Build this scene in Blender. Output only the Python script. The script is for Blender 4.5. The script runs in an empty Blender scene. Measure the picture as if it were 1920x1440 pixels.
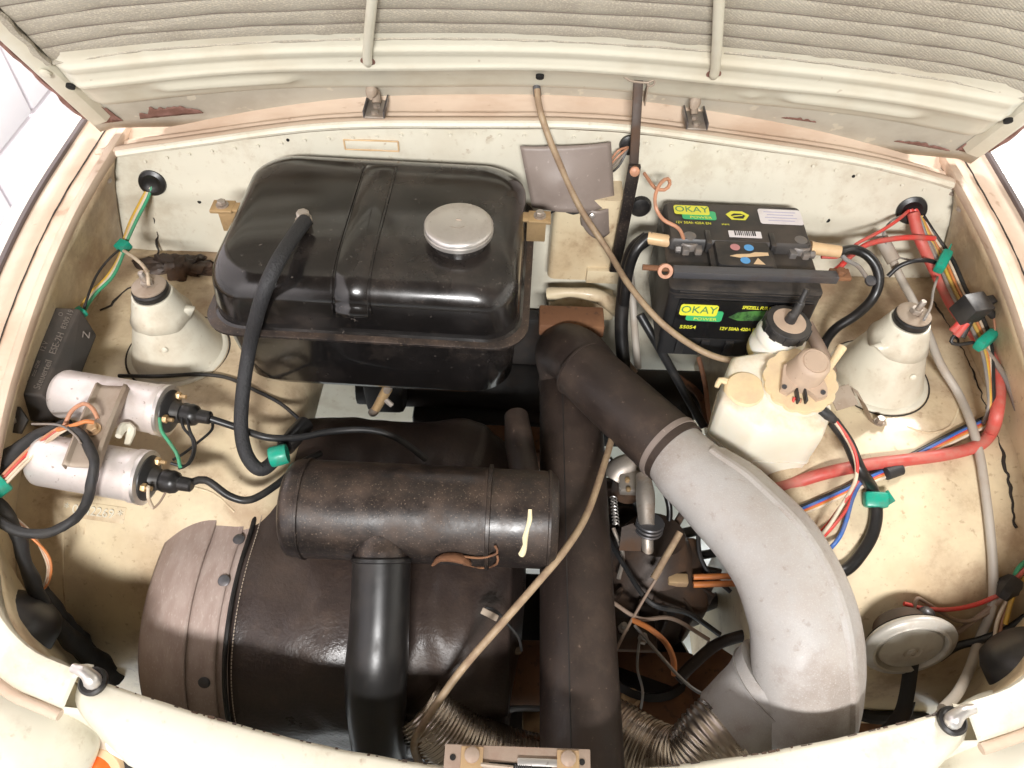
import bpy, bmesh, math, random
from mathutils import Vector, Matrix
from mathutils.bvhtree import BVHTree
from mathutils import noise as MN

random.seed(7)
scene = bpy.context.scene
COL = scene.collection
R = math.radians

# ------------------------------------------------------------------ camera
FPX = 1442.0                       # focal length in pixels of the 1920 px wide photograph
PITCH, ROLL = R(50.0), R(2.1)
CAM = Vector((0.0, 0.0, 1.636))
Fw = Vector((0, math.cos(PITCH), -math.sin(PITCH)))
U0 = Vector((0, math.sin(PITCH), math.cos(PITCH)))
R0 = Vector((1, 0, 0))
Rt = R0 * math.cos(ROLL) + U0 * math.sin(ROLL)
Up = U0 * math.cos(ROLL) - R0 * math.sin(ROLL)
cd = bpy.data.cameras.new('camera')
cd.sensor_width = 36.0
cd.lens = 36.0 * FPX / 1920.0
cd.clip_start = 0.02
cd.clip_end = 200
cam = bpy.data.objects.new('camera', cd)
COL.objects.link(cam)
m3 = Matrix((Rt, Up, -Fw)).transposed()
cam.matrix_world = Matrix.Translation(CAM) @ m3.to_4x4()
scene.camera = cam
cd.dof.use_dof = True
cd.dof.focus_distance = 0.93
cd.dof.aperture_fstop = 14.0

# ------------------------------------------------------------------ light: an indoor white-walled workshop
world = bpy.data.worlds.new('World')
scene.world = world
world.use_nodes = True
bg = world.node_tree.nodes['Background']
bg.inputs[0].default_value = (1.0, 0.72, 0.47, 1)
bg.inputs[1].default_value = 0.095

def area_light(name, loc, target, size, power, color):
    ld = bpy.data.lights.new(name, 'AREA')
    ld.shape = 'RECTANGLE'
    ld.size, ld.size_y = size
    ld.energy = power
    ld.color = color
    lo = bpy.data.objects.new(name, ld)
    COL.objects.link(lo)
    lo.location = loc
    lo.rotation_euler = (Vector(target) - Vector(loc)).to_track_quat('-Z', 'Y').to_euler()
    return lo
area_light('ceiling_lamp', (0.0, -2.0, 2.70), (0.0, 0.6, 0.8), (0.8, 0.26), 142, (1.0, 0.985, 0.97))
area_light('wall_fill_light', (-0.80, 2.1, 2.9), (-1.1, 1.6, 0.0), (0.6, 0.6), 75, (1.0, 0.96, 0.98))  # added fill light that brightens the left wall and floor
area_light('wall_fill_light', (1.7, 2.1, 2.9), (1.6, 1.4, 0.0), (0.6, 0.6), 110, (1.0, 0.97, 0.93))  # second added fill, for the right wall and the floor there
scene.view_settings.view_transform = 'Standard'
scene.view_settings.look = 'None'
scene.view_settings.exposure = 0.0
scene.view_settings.gamma = 1.0
scene.render.resolution_x, scene.render.resolution_y = 1024, 768
scene.cycles.max_bounces = 8
scene.cycles.diffuse_bounces = 5

# ------------------------------------------------------------------ pixel <-> place helpers (used to measure positions)
def ray(px, py):
    return Fw + Rt * ((px - 960.0) / FPX) + Up * ((720.0 - py) / FPX)
def W(px, py, z=None, y=None, x=None):
    d = ray(px, py)
    if z is not None:
        t = (z - CAM.z) / d.z
    elif y is not None:
        t = (y - CAM.y) / d.y
    else:
        t = (x - CAM.x) / d.x
    return CAM + d * t
def depth(p):
    return (Vector(p) - CAM).dot(Fw)
SURF = []                           # surfaces that cables lie on
def reg(ob):
    me = ob.data
    mw = Matrix.Translation(WP[ob.name])
    vs = [mw @ v.co for v in me.vertices]
    SURF.append(BVHTree.FromPolygons(vs, [list(p.vertices) for p in me.polygons]))
def S(px, py, lift=0.0):
    d = ray(px, py).normalized()
    best = None
    for b in SURF:
        h = b.ray_cast(CAM, d)
        if h[0] is not None and (best is None or h[3] < best[3]):
            best = h
    if best is None:
        return W(px, py, z=0.7)
    n = best[1]
    if n.dot(d) > 0:
        n = -n
    return best[0] + n * lift
def pts(lst):
    """(px,py,z) or (px,py,None,lift) -> world points"""
    out = []
    for q in lst:
        if isinstance(q, Vector):
            out.append(q)
        elif len(q) == 4:
            out.append(S(q[0], q[1], q[3]))
        else:
            out.append(W(q[0], q[1], z=q[2]))
    return out

# ------------------------------------------------------------------ object helpers
WP = {}
def thing(name, label, cat, loc, group=None):
    o = bpy.data.objects.new(name, None)
    o.empty_display_size = 0.02
    COL.objects.link(o)
    o.location = loc
    WP[o.name] = Vector(loc)
    o['label'] = label
    o['category'] = cat
    if group:
        o['group'] = group
    return o
def tag(o, label, cat, group=None):
    o['label'] = label
    o['category'] = cat
    if group:
        o['group'] = group
    return o
def mk(name, geo, mat, parent=None, smooth=True, angle=40, solid=0.0, label=None, loc=None):
    vs, fs = geo
    vs = [Vector(v) for v in vs]
    if loc is None:
        lo = Vector((min(v.x for v in vs), min(v.y for v in vs), min(v.z for v in vs)))
        hi = Vector((max(v.x for v in vs), max(v.y for v in vs), max(v.z for v in vs)))
        loc = (lo + hi) / 2
    me = bpy.data.meshes.new(name)
    me.from_pydata([v - loc for v in vs], [], fs)
    me.update()
    me.materials.append(mat)
    if smooth:
        me.shade_smooth()
        me.set_sharp_from_angle(angle=R(angle))
    o = bpy.data.objects.new(name, me)
    COL.objects.link(o)
    base = Vector((0, 0, 0))
    if parent is not None:
        o.parent = parent
        base = WP[parent.name]
    o.location = loc - base
    WP[o.name] = Vector(loc)
    if solid:
        s = o.modifiers.new('thickness', 'SOLIDIFY')
        s.thickness = solid
        s.offset = 0
    if label:
        o['label'] = label
    return o
def join(*geos):
    V, Fs = [], []
    for vs, fs in geos:
        k = len(V)
        V += list(vs)
        Fs += [tuple(i + k for i in f) for f in fs]
    return V, Fs
def xform(geo, M):
    return [M @ Vector(v) for v in geo[0]], geo[1]
def frame(o, xa, ya):
    xa = Vector(xa).normalized()
    ya = Vector(ya)
    ya = (ya - xa * ya.dot(xa)).normalized()
    za = xa.cross(ya)
    m = Matrix((xa, ya, za)).transposed().to_4x4()
    return Matrix.Translation(Vector(o)) @ m

def smooth_path(P, step=0.006, closed=False):
    """Catmull-Rom through P"""
    P = [Vector(p) for p in P]
    if len(P) == 2:
        n = max(2, int((P[1] - P[0]).length / step))
        return [P[0].lerp(P[1], i / n) for i in range(n + 1)]
    out = []
    n = len(P)
    for i in range(n - 1):
        p0 = P[i - 1] if i > 0 else P[0] * 2 - P[1]
        p1, p2 = P[i], P[i + 1]
        p3 = P[i + 2] if i + 2 < n else P[-1] * 2 - P[-2]
        k = max(2, int((p2 - p1).length / step))
        for j in range(k):
            t = j / k
            out.append(0.5 * ((2 * p1) + (p2 - p0) * t + (2 * p0 - 5 * p1 + 4 * p2 - p3) * t * t + (3 * p1 - p0 - 3 * p2 + p3) * t ** 3))
    out.append(P[-1])
    return out
def frames(Q, up=None):
    T = []
    for i in range(len(Q)):
        a = Q[max(0, i - 1)]
        b = Q[min(len(Q) - 1, i + 1)]
        T.append((b - a).normalized())
    if up is not None:
        res = []
        for t in T:
            s = t.cross(Vector(up)).normalized()
            res.append((t, s, s.cross(t)))
        return res
    n = T[0].orthogonal().normalized()
    res = []
    for t in T:
        n = (n - t * n.dot(t)).normalized()
        res.append((t, n, t.cross(n)))
    return res
def tube(P, r, n=12, step=0.006, cap=True, up=None, rh=None, smoothp=True, wob=0.0):
    """r: number, or list of radii per control point, or function of arc length"""
    P = [Vector(p) for p in P]
    Q = smooth_path(P, step) if smoothp else P
    L = [0.0]
    for a, b in zip(Q, Q[1:]):
        L.append(L[-1] + (b - a).length)
    CL = [0.0]
    for a, b in zip(P, P[1:]):
        CL.append(CL[-1] + (b - a).length)
    def interp(lst, l):
        x = l / L[-1] * CL[-1]
        for i in range(len(CL) - 1):
            if x <= CL[i + 1] + 1e-9:
                k = (x - CL[i]) / max(1e-9, CL[i + 1] - CL[i])
                k = k * k * (3 - 2 * k)
                return lst[i] * (1 - k) + lst[i + 1] * k
        return lst[-1]
    def rad(rr, l):
        if callable(rr):
            return rr(l)
        if isinstance(rr, (list, tuple)):
            return interp(rr, l)
        return rr
    FR = frames(Q, up)
    vs, fs = [], []
    for i, q in enumerate(Q):
        t, a, b = FR[i]
        ra = rad(r, L[i])
        rb = rad(rh, L[i]) if rh is not None else ra
        for k in range(n):
            th = 2 * math.pi * k / n
            w = 1.0
            if wob:
                w += wob * MN.noise(q * 60 + Vector((math.cos(th), math.sin(th), 0)) * 1.5)
            vs.append(q + a * (ra * w * math.cos(th)) + b * (rb * w * math.sin(th)))
    for i in range(len(Q) - 1):
        for k in range(n):
            k2 = (k + 1) % n
            fs.append((i * n + k, i * n + k2, (i + 1) * n + k2, (i + 1) * n + k))
    if cap:
        fs.append(tuple(range(n - 1, -1, -1)))
        fs.append(tuple((len(Q) - 1) * n + k for k in range(n)))
    return vs, fs
def lathe(prof, base, axis=(0, 0, 1), n=32, xdir=None, cap=True):
    """prof: list of (radius, height)"""
    ax = Vector(axis).normalized()
    a = Vector(xdir) if xdir else ax.orthogonal()
    a = (a - ax * a.dot(ax)).normalized()
    b = ax.cross(a)
    base = Vector(base)
    vs, fs = [], []
    for r, h in prof:
        for k in range(n):
            th = 2 * math.pi * k / n
            vs.append(base + ax * h + a * (r * math.cos(th)) + b * (r * math.sin(th)))
    for i in range(len(prof) - 1):
        for k in range(n):
            k2 = (k + 1) % n
            fs.append((i * n + k, i * n + k2, (i + 1) * n + k2, (i + 1) * n + k))
    if cap:
        fs.append(tuple(range(n - 1, -1, -1)))
        fs.append(tuple((len(prof) - 1) * n + k for k in range(n)))
    return vs, fs
def box(c, size, M=None, bev=0.0, seg=2):
    bm = bmesh.new()
    bmesh.ops.create_cube(bm, size=1.0)
    for v in bm.verts:
        v.co = Vector((v.co.x * size[0], v.co.y * size[1], v.co.z * size[2]))
    if bev:
        bmesh.ops.bevel(bm, geom=bm.edges[:], offset=bev, segments=seg, affect='EDGES', profile=0.5)
    bm.verts.index_update()
    T = (M if M else Matrix.Identity(4)) @ Matrix.Translation(Vector(c))
    vs = [T @ v.co for v in bm.verts]
    fs = [tuple(v.index for v in f.verts) for f in bm.faces]
    bm.free()
    return vs, fs
def rrect(hx, hy, r, k=6):
    r = min(r, hx * 0.999, hy * 0.999)
    out = []
    for cx, cy, a0 in ((hx - r, hy - r, 0), (-hx + r, hy - r, 90), (-hx + r, -hy + r, 180), (hx - r, -hy + r, 270)):
        for j in range(k + 1):
            a = R(a0 + 90 * j / k)
            out.append((cx + r * math.cos(a), cy + r * math.sin(a)))
    return out
def rloft(secs, M=None, k=6, cap=True):
    """secs: (z, hx, hy, r[, cx, cy])"""
    vs, fs = [], []
    M = M or Matrix.Identity(4)
    for s in secs:
        z, hx, hy, r = s[:4]
        cx, cy = (s[4], s[5]) if len(s) > 4 else (0, 0)
        loop = rrect(hx, hy, r, k)
        vs += [M @ Vector((x + cx, y + cy, z)) for x, y in loop]
    n = 4 * (k + 1)
    for i in range(len(secs) - 1):
        for j in range(n):
            j2 = (j + 1) % n
            fs.append((i * n + j, i * n + j2, (i + 1) * n + j2, (i + 1) * n + j))
    if cap:
        fs.append(tuple(range(n - 1, -1, -1)))
        fs.append(tuple((len(secs) - 1) * n + j for j in range(n)))
    return vs, fs
def grid(nu, nv, fn):
    vs = [Vector(fn(i / (nu - 1), j / (nv - 1))) for i in range(nu) for j in range(nv)]
    fs = [(i * nv + j, i * nv + j + 1, (i + 1) * nv + j + 1, (i + 1) * nv + j) for i in range(nu - 1) for j in range(nv - 1)]
    return vs, fs
def rows(L):
    """list of equally long point rows -> sheet"""
    n = len(L[0])
    vs = [Vector(p) for r in L for p in r]
    fs = [(i * n + j, i * n + j + 1, (i + 1) * n + j + 1, (i + 1) * n + j) for i in range(len(L) - 1) for j in range(n - 1)]
    return vs, fs
def poly(P, M, th):
    """flat plate: outline P in the xy plane of M, thickness th along +z"""
    n = len(P)
    vs = [M @ Vector((x, y, 0)) for x, y in P] + [M @ Vector((x, y, th)) for x, y in P]
    fs = [tuple(range(n - 1, -1, -1)), tuple(range(n, 2 * n))]
    fs += [(i, (i + 1) % n, n + (i + 1) % n, n + i) for i in range(n)]
    return vs, fs
def disc(n, r):
    return [(r * math.cos(2 * math.pi * i / n), r * math.sin(2 * math.pi * i / n)) for i in range(n)]
def text(name, body, size, M, mat, parent, extr=0.0002, align='LEFT', sx=1.0, bold=0.0):
    cu = bpy.data.curves.new(name, 'FONT')
    cu.body = body
    cu.size = size
    cu.extrude = extr
    cu.align_x = align
    cu.align_y = 'CENTER'
    cu.offset = bold
    cu.resolution_u = 3
    tmp = bpy.data.objects.new('tmp_text', cu)
    COL.objects.link(tmp)
    dg = bpy.context.evaluated_depsgraph_get()
    me = bpy.data.meshes.new_from_object(tmp.evaluated_get(dg))
    geo = ([M @ Vector((v.co.x * sx, v.co.y, v.co.z)) for v in me.vertices], [tuple(p.vertices) for p in me.polygons])
    bpy.data.objects.remove(tmp)
    bpy.data.meshes.remove(me)
    return mk(name, geo, mat, parent, smooth=False)
def hexnut(base, axis, r, h, n=6):
    return lathe([(r * 0.85, 0), (r, 0.1 * h), (r, 0.85 * h), (r * 0.85, h)], base, axis, n=n)
def wire(name, P, r, mat, parent=None, n=8, step=0.005, wob=0.0, label=None):
    return mk(name, tube(pts(P), r, n=n, step=step, wob=wob), mat, parent, angle=80, label=label)
# ------------------------------------------------------------------ materials (procedural)
def mat(name, col, rough=0.5, metal=0.0, dirt=None, damt=0.5, dscale=8.0, dlo=0.45, dhi=0.7, speck=None, samt=0.6, sscale=150.0, slo=0.66, shi=0.72,
        bump=0.0, bscale=300.0, bdist=0.001, coat=0.0, trans=0.0, sss=0.0, dust=None, dustamt=0.0, stretch=None, spec=0.5, weave=0, chips=None, vor=0.0, grime=None, gscale=14.0, gamt=0.3, band=None):
    m = bpy.data.materials.new(name)
    m.use_nodes = True
    nt = m.node_tree
    N, L = nt.nodes, nt.links
    b = N['Principled BSDF']
    b.inputs['Roughness'].default_value = rough
    b.inputs['Metallic'].default_value = metal
    b.inputs['Specular IOR Level'].default_value = spec
    b.inputs['Coat Weight'].default_value = coat
    b.inputs['Coat Roughness'].default_value = 0.12
    if trans:
        b.inputs['Transmission Weight'].default_value = trans
    if sss:
        b.inputs['Subsurface Weight'].default_value = sss
        b.inputs['Subsurface Radius'].default_value = (0.02, 0.015, 0.008)
        b.inputs['Subsurface Scale'].default_value = 0.6
    tc = N.new('ShaderNodeTexCoord')
    vec = tc.outputs['Object']
    if stretch:
        mp = N.new('ShaderNodeMapping')
        mp.inputs['Scale'].default_value = stretch
        L.new(vec, mp.inputs['Vector'])
        vec = mp.outputs['Vector']
    def noise(scale, detail=5, rgh=0.6):
        t = N.new('ShaderNodeTexNoise')
        t.inputs['Scale'].default_value = scale
        t.inputs['Detail'].default_value = detail
        t.inputs['Roughness'].default_value = rgh
        L.new(vec, t.inputs['Vector'])
        return t.outputs['Fac']
    def ramp(src, lo, hi, amt):
        r = N.new('ShaderNodeMapRange')
        r.interpolation_type = 'SMOOTHSTEP'
        r.inputs['From Min'].default_value = lo
        r.inputs['From Max'].default_value = hi
        r.inputs['To Max'].default_value = amt
        L.new(src, r.inputs['Value'])
        return r.outputs['Result']
    def mix(fac, a, c):
        x = N.new('ShaderNodeMix')
        x.data_type = 'RGBA'
        L.new(fac, x.inputs['Factor'])
        if isinstance(a, tuple):
            x.inputs['A'].default_value = a + (1,)
        else:
            L.new(a, x.inputs['A'])
        x.inputs['B'].default_value = c + (1,)
        return x.outputs['Result']
    cur = tuple(col)
    rsum = None
    if dirt:
        f = ramp(noise(dscale), dlo, dhi, damt)
        cur = mix(f, cur, tuple(dirt))
        rsum = f
    if dust:
        g = N.new('ShaderNodeNewGeometry')
        sp = N.new('ShaderNodeSeparateXYZ')
        L.new(g.outputs['Normal'], sp.inputs[0])
        u = ramp(sp.outputs['Z'], -0.1, 0.95, 1.0)
        f2 = ramp(noise(dscale * 2.3, 8, 0.7), 0.3, 0.72, dustamt)
        mm = N.new('ShaderNodeMath')
        mm.operation = 'MULTIPLY'
        L.new(u, mm.inputs[0])
        L.new(f2, mm.inputs[1])
        cur = mix(mm.outputs[0], cur, tuple(dust))
        if rsum is None:
            rsum = mm.outputs[0]
        else:
            ad = N.new('ShaderNodeMath')
            ad.operation = 'ADD'
            L.new(rsum, ad.inputs[0])
            L.new(mm.outputs[0], ad.inputs[1])
            rsum = ad.outputs[0]
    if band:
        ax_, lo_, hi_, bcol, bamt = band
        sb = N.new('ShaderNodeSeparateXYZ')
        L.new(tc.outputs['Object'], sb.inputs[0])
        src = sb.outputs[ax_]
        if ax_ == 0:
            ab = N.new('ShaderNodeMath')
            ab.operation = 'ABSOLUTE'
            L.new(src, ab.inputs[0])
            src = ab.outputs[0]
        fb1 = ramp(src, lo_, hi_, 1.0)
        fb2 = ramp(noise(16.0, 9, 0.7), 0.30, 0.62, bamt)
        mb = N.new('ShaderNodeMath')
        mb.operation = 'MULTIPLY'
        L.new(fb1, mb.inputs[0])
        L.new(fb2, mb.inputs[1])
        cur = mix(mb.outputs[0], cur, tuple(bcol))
    if grime:
        f3 = ramp(noise(gscale, 9, 0.72), 0.50, 0.66, gamt)
        cur = mix(f3, cur, tuple(grime))
        f4 = ramp(noise(gscale * 9, 4, 0.6), 0.60, 0.72, gamt)
        cur = mix(f4, cur, tuple(grime))
    if speck:
        cur = mix(ramp(noise(sscale, 3, 0.5), slo, shi, samt), cur, tuple(speck))
    if chips:
        cur = mix(ramp(noise(28.0, 6, 0.75), 0.70, 0.715, 0.9), cur, tuple(chips))
    if isinstance(cur, tuple):
        b.inputs['Base Color'].default_value = cur + (1,)
    else:
        L.new(cur, b.inputs['Base Color'])
    if rsum is not None:
        r = N.new('ShaderNodeMapRange')
        r.inputs['To Min'].default_value = rough
        r.inputs['To Max'].default_value = min(1.0, rough + 0.45)
        L.new(rsum, r.inputs['Value'])
        L.new(r.outputs['Result'], b.inputs['Roughness'])
    if bump:
        bp = N.new('ShaderNodeBump')
        bp.inputs['Strength'].default_value = bump
        bp.inputs['Distance'].default_value = bdist
        if vor:
            v = N.new('ShaderNodeTexVoronoi')
            v.feature = 'DISTANCE_TO_EDGE'
            v.inputs['Scale'].default_value = bscale
            L.new(vec, v.inputs['Vector'])
            h = ramp(v.outputs['Distance'], 0.0, vor, 1.0)
        elif weave:
            sx = N.new('ShaderNodeSeparateXYZ')
            L.new(tc.outputs['Object'], sx.inputs[0])
            w1 = N.new('ShaderNodeTexWave')
            w1.wave_type = 'BANDS'
            w1.bands_direction = 'X'
            w1.inputs['Scale'].default_value = weave
            w1.inputs['Distortion'].default_value = 2.5
            w1.inputs['Detail'].default_value = 2
            w1.inputs['Detail Scale'].default_value = 3.0
            mp2 = N.new('ShaderNodeMapping')
            mp2.inputs['Rotation'].default_value = (0.0, 0.9, 0.6)
            L.new(vec, mp2.inputs['Vector'])
            L.new(mp2.outputs['Vector'], w1.inputs['Vector'])
            ad = N.new('ShaderNodeMath')
            ad.operation = 'ADD'
            L.new(w1.outputs['Fac'], ad.inputs[0])
            L.new(noise(bscale, 4, 0.7), ad.inputs[1])
            h = ad.outputs[0]
        else:
            h = noise(bscale, 4, 0.6)
        L.new(h, bp.inputs['Height'])
        L.new(bp.outputs['Normal'], b.inputs['Normal'])
    return m

CREAM = (0.71, 0.60, 0.405)
M = {}
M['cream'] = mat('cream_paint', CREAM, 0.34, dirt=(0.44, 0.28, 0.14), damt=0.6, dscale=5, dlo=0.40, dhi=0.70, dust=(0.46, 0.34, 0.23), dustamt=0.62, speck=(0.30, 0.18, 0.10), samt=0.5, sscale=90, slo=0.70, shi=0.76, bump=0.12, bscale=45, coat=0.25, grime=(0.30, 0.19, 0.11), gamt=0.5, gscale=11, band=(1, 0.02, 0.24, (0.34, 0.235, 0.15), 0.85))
M['cream_clean'] = mat('cream_paint_clean', (0.70, 0.665, 0.55), 0.30, dirt=(0.55, 0.485, 0.37), damt=0.5, dscale=6, speck=(0.32, 0.20, 0.12), samt=0.4, sscale=80, slo=0.72, shi=0.76, bump=0.10, bscale=40, coat=0.3, grime=(0.38, 0.28, 0.18), gamt=0.30, gscale=9)
M['hood'] = mat('hood_cream_paint', (0.63, 0.60, 0.49), 0.36, dirt=(0.48, 0.40, 0.28), damt=0.4, dscale=7, speck=(0.30, 0.20, 0.13), samt=0.4, sscale=70, slo=0.72, shi=0.76, bump=0.04, bscale=40, coat=0.2)
M['skin'] = mat('hood_inner_skin', (0.52, 0.49, 0.41), 0.5, dirt=(0.38, 0.33, 0.26), damt=0.6, dscale=9, speck=(0.72, 0.66, 0.52), samt=0.5, sscale=40, slo=0.64, shi=0.7)
M['gutter'] = mat('gutter_dusty_warm_cast_paint', (0.60, 0.475, 0.365), 0.5, dirt=(0.42, 0.28, 0.19), damt=0.65, dscale=10, dlo=0.4, dhi=0.7, stretch=(0.5, 0.5, 2), speck=(0.32, 0.2, 0.13), samt=0.55, sscale=60, slo=0.66, shi=0.74, bump=0.1, bscale=120)  # dusty paint; the pink tint also paints in a warm light cast
M['rust'] = mat('rust_flake', (0.20, 0.10, 0.075), 0.85, dirt=(0.36, 0.20, 0.17), damt=0.8, dscale=40, bump=0.5, bscale=250)
M['seal'] = mat('rubber_seal', (0.10, 0.075, 0.07), 0.6)
M['black_tank'] = mat('gloss_black_paint', (0.006, 0.0055, 0.0055), 0.13, dirt=(0.022, 0.019, 0.018), damt=0.5, dscale=9, dlo=0.40, dhi=0.75, dust=(0.10, 0.075, 0.06), dustamt=0.10, speck=(0.22, 0.19, 0.165), samt=0.35, sscale=150, slo=0.68, shi=0.76, bump=0.09, bscale=38, coat=0.4, grime=(0.045, 0.035, 0.029), gscale=11, gamt=0.4)
M['black_dusty'] = mat('dusty_black_paint', (0.012, 0.010, 0.010), 0.28, dirt=(0.026, 0.018, 0.014), damt=0.6, dscale=12, dlo=0.4, dhi=0.7, dust=(0.105, 0.066, 0.044), dustamt=0.5, speck=(0.24, 0.18, 0.135), samt=0.5, sscale=480, slo=0.60, shi=0.72, bump=0.15, bscale=300, grime=(0.075, 0.047, 0.032), gscale=26, gamt=0.32)
M['black_rubber'] = mat('black_rubber', (0.011, 0.0105, 0.0105), 0.33, dirt=(0.035, 0.028, 0.024), damt=0.5, dscale=20, bump=0.05, bscale=300)
M['braid'] = mat('braided_hose', (0.022, 0.022, 0.024), 0.6, bump=0.9, bscale=420, bdist=0.002, stretch=(1, 1, 0.35))
M['black_plastic'] = mat('black_plastic', (0.017, 0.017, 0.018), 0.38, dirt=(0.05, 0.045, 0.04), damt=0.6, dscale=14, dust=(0.13, 0.11, 0.09), dustamt=0.35, bump=0.05, bscale=400)
M['bakelite'] = mat('control_box_plastic', (0.030, 0.028, 0.027), 0.45, dirt=(0.075, 0.06, 0.05), damt=0.6, dscale=10, dust=(0.13, 0.105, 0.085), dustamt=0.4, bump=0.12, bscale=500)
M['duct_dark'] = mat('dark_brown_duct', (0.024, 0.0165, 0.0138), 0.42, dirt=(0.050, 0.031, 0.0215), damt=0.7, grime=(0.085, 0.056, 0.039), gscale=20, gamt=0.3, dscale=11, dlo=0.35, dhi=0.7, speck=(0.22, 0.16, 0.12), samt=0.4, sscale=180, slo=0.68, shi=0.75, bump=0.25, bscale=350)
M['duct_grey'] = mat('grey_pressed_fibre', (0.41, 0.395, 0.38), 0.33, dirt=(0.31, 0.265, 0.235), damt=0.7, dscale=9, dlo=0.4, dhi=0.68, dust=(0.34, 0.27, 0.215), dustamt=0.45, speck=(0.50, 0.47, 0.44), samt=0.45, sscale=620, slo=0.52, shi=0.72, bump=0.4, bscale=520, grime=(0.25, 0.21, 0.18), gscale=9, gamt=0.45)
M['fibre'] = mat('brown_fibreboard', (0.34, 0.255, 0.22), 0.45, dirt=(0.42, 0.335, 0.295), damt=0.8, dscale=30, dlo=0.4, dhi=0.65, speck=(0.50, 0.42, 0.37), samt=0.5, sscale=230, slo=0.55, shi=0.72, bump=0.35, bscale=380, stretch=(2.0, 0.6, 1.2))
M['leather'] = mat('brown_leatherette', (0.036, 0.026, 0.0235), 0.27, dirt=(0.062, 0.043, 0.034), damt=0.55, dscale=7, dlo=0.45, dhi=0.75, dust=(0.085, 0.056, 0.039), dustamt=0.35, bump=0.6, bscale=190, bdist=0.0012, grime=(0.085, 0.055, 0.038), gscale=34, gamt=0.3)
M['vinyl_grey'] = mat('grey_brown_vinyl', (0.23, 0.185, 0.16), 0.45, dirt=(0.17, 0.13, 0.11), damt=0.6, dscale=12, speck=(0.42, 0.36, 0.32), samt=0.4, sscale=120, bump=0.15, bscale=300)
M['stitch'] = mat('stitching_thread', (0.38, 0.31, 0.24), 0.9)
M['alu'] = mat('brushed_aluminium', (0.66, 0.63, 0.60), 0.36, metal=0.85, dirt=(0.52, 0.47, 0.42), damt=0.6, dscale=25, speck=(0.30, 0.25, 0.21), samt=0.5, sscale=160, slo=0.67, shi=0.74, bump=0.08, bscale=300)
M['coil'] = mat('coil_aluminium', (0.72, 0.67, 0.645), 0.36, metal=0.45, dirt=(0.60, 0.51, 0.465), damt=0.7, dscale=22, dlo=0.35, dhi=0.7, speck=(0.30, 0.22, 0.18), samt=0.7, sscale=170, slo=0.66, shi=0.72, bump=0.1, bscale=350)
M['zinc'] = mat('dull_zinc_steel', (0.46, 0.41, 0.36), 0.45, metal=0.7, dirt=(0.30, 0.22, 0.16), damt=0.7, dscale=30, bump=0.15, bscale=400)
M['bracket'] = mat('dusty_bracket_steel', (0.37, 0.30, 0.235), 0.6, metal=0.25, dirt=(0.28, 0.20, 0.14), damt=0.6, dscale=22, speck=(0.22, 0.15, 0.1), samt=0.4, sscale=140, bump=0.12, bscale=350)
M['brass'] = mat('passivated_brass', (0.55, 0.38, 0.20), 0.4, metal=0.6, dirt=(0.36, 0.24, 0.13), damt=0.6, dscale=40)
M['latch'] = mat('yellow_passivated_steel', (0.52, 0.36, 0.20), 0.5, metal=0.5, dirt=(0.34, 0.22, 0.15), damt=0.7, dscale=30, bump=0.1, bscale=350)
M['latch_pink'] = mat('dusty_latch_plate', (0.36, 0.275, 0.215), 0.55, metal=0.35, dirt=(0.30, 0.2, 0.15), damt=0.6, dscale=40, bump=0.2, bscale=400)
M['steel_dark'] = mat('dark_steel', (0.13, 0.13, 0.14), 0.38, metal=0.6, dirt=(0.12, 0.085, 0.065), damt=0.5, dscale=18, bump=0.1, bscale=300)
M['cast'] = mat('oily_cast_metal', (0.05, 0.036, 0.029), 0.5, metal=0.3, dirt=(0.12, 0.062, 0.032), damt=0.8, dscale=14, dlo=0.4, dhi=0.7, bump=0.3, bscale=180)
M['rusty'] = mat('rusty_steel', (0.17, 0.075, 0.035), 0.75, dirt=(0.27, 0.13, 0.06), damt=0.8, dscale=18, speck=(0.08, 0.04, 0.025), samt=0.7, sscale=90, slo=0.58, shi=0.7, bump=0.3, bscale=220)
M['black_under'] = mat('underseal_black', (0.018, 0.016, 0.015), 0.7, dirt=(0.05, 0.033, 0.024), damt=0.7, dscale=12, bump=0.3, bscale=150)
M['flex'] = mat('flexible_metal_hose', (0.60, 0.53, 0.47), 0.25, metal=0.95, dirt=(0.42, 0.29, 0.20), damt=0.5, dscale=14)
M['pe'] = mat('yellowed_translucent_plastic', (0.80, 0.755, 0.63), 0.32, sss=0.3, dirt=(0.72, 0.62, 0.45), damt=0.4, dscale=8, dust=(0.60, 0.445, 0.29), dustamt=0.95, bump=0.03, bscale=150)
M['pe_cap'] = mat('yellow_plastic_cap', (0.76, 0.60, 0.36), 0.42, sss=0.2, dust=(0.60, 0.44, 0.29), dustamt=0.75, dscale=12)
M['pump'] = mat('dusty_pump_plastic', (0.47, 0.35, 0.26), 0.6, dirt=(0.56, 0.42, 0.30), damt=0.7, dscale=25, speck=(0.25, 0.17, 0.12), samt=0.4, sscale=160)
M['brake_bottle'] = mat('brake_fluid_plastic', (0.80, 0.77, 0.68), 0.3, sss=0.4)
M['fluid'] = mat('brake_fluid_yellow', (0.74, 0.58, 0.24), 0.3, sss=0.3)
M['cable_tan'] = mat('tan_cable_sheath', (0.36, 0.26, 0.16), 0.5, dirt=(0.22, 0.14, 0.09), damt=0.7, dscale=40, dlo=0.4, dhi=0.65)
M['hose_grey'] = mat('grey_rubber_hose', (0.40, 0.36, 0.31), 0.5, dirt=(0.33, 0.25, 0.18), damt=0.6, dscale=15)
M['hose_brown'] = mat('dusty_brown_hose', (0.28, 0.20, 0.15), 0.6, dirt=(0.36, 0.26, 0.19), damt=0.6, dscale=25)
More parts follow.
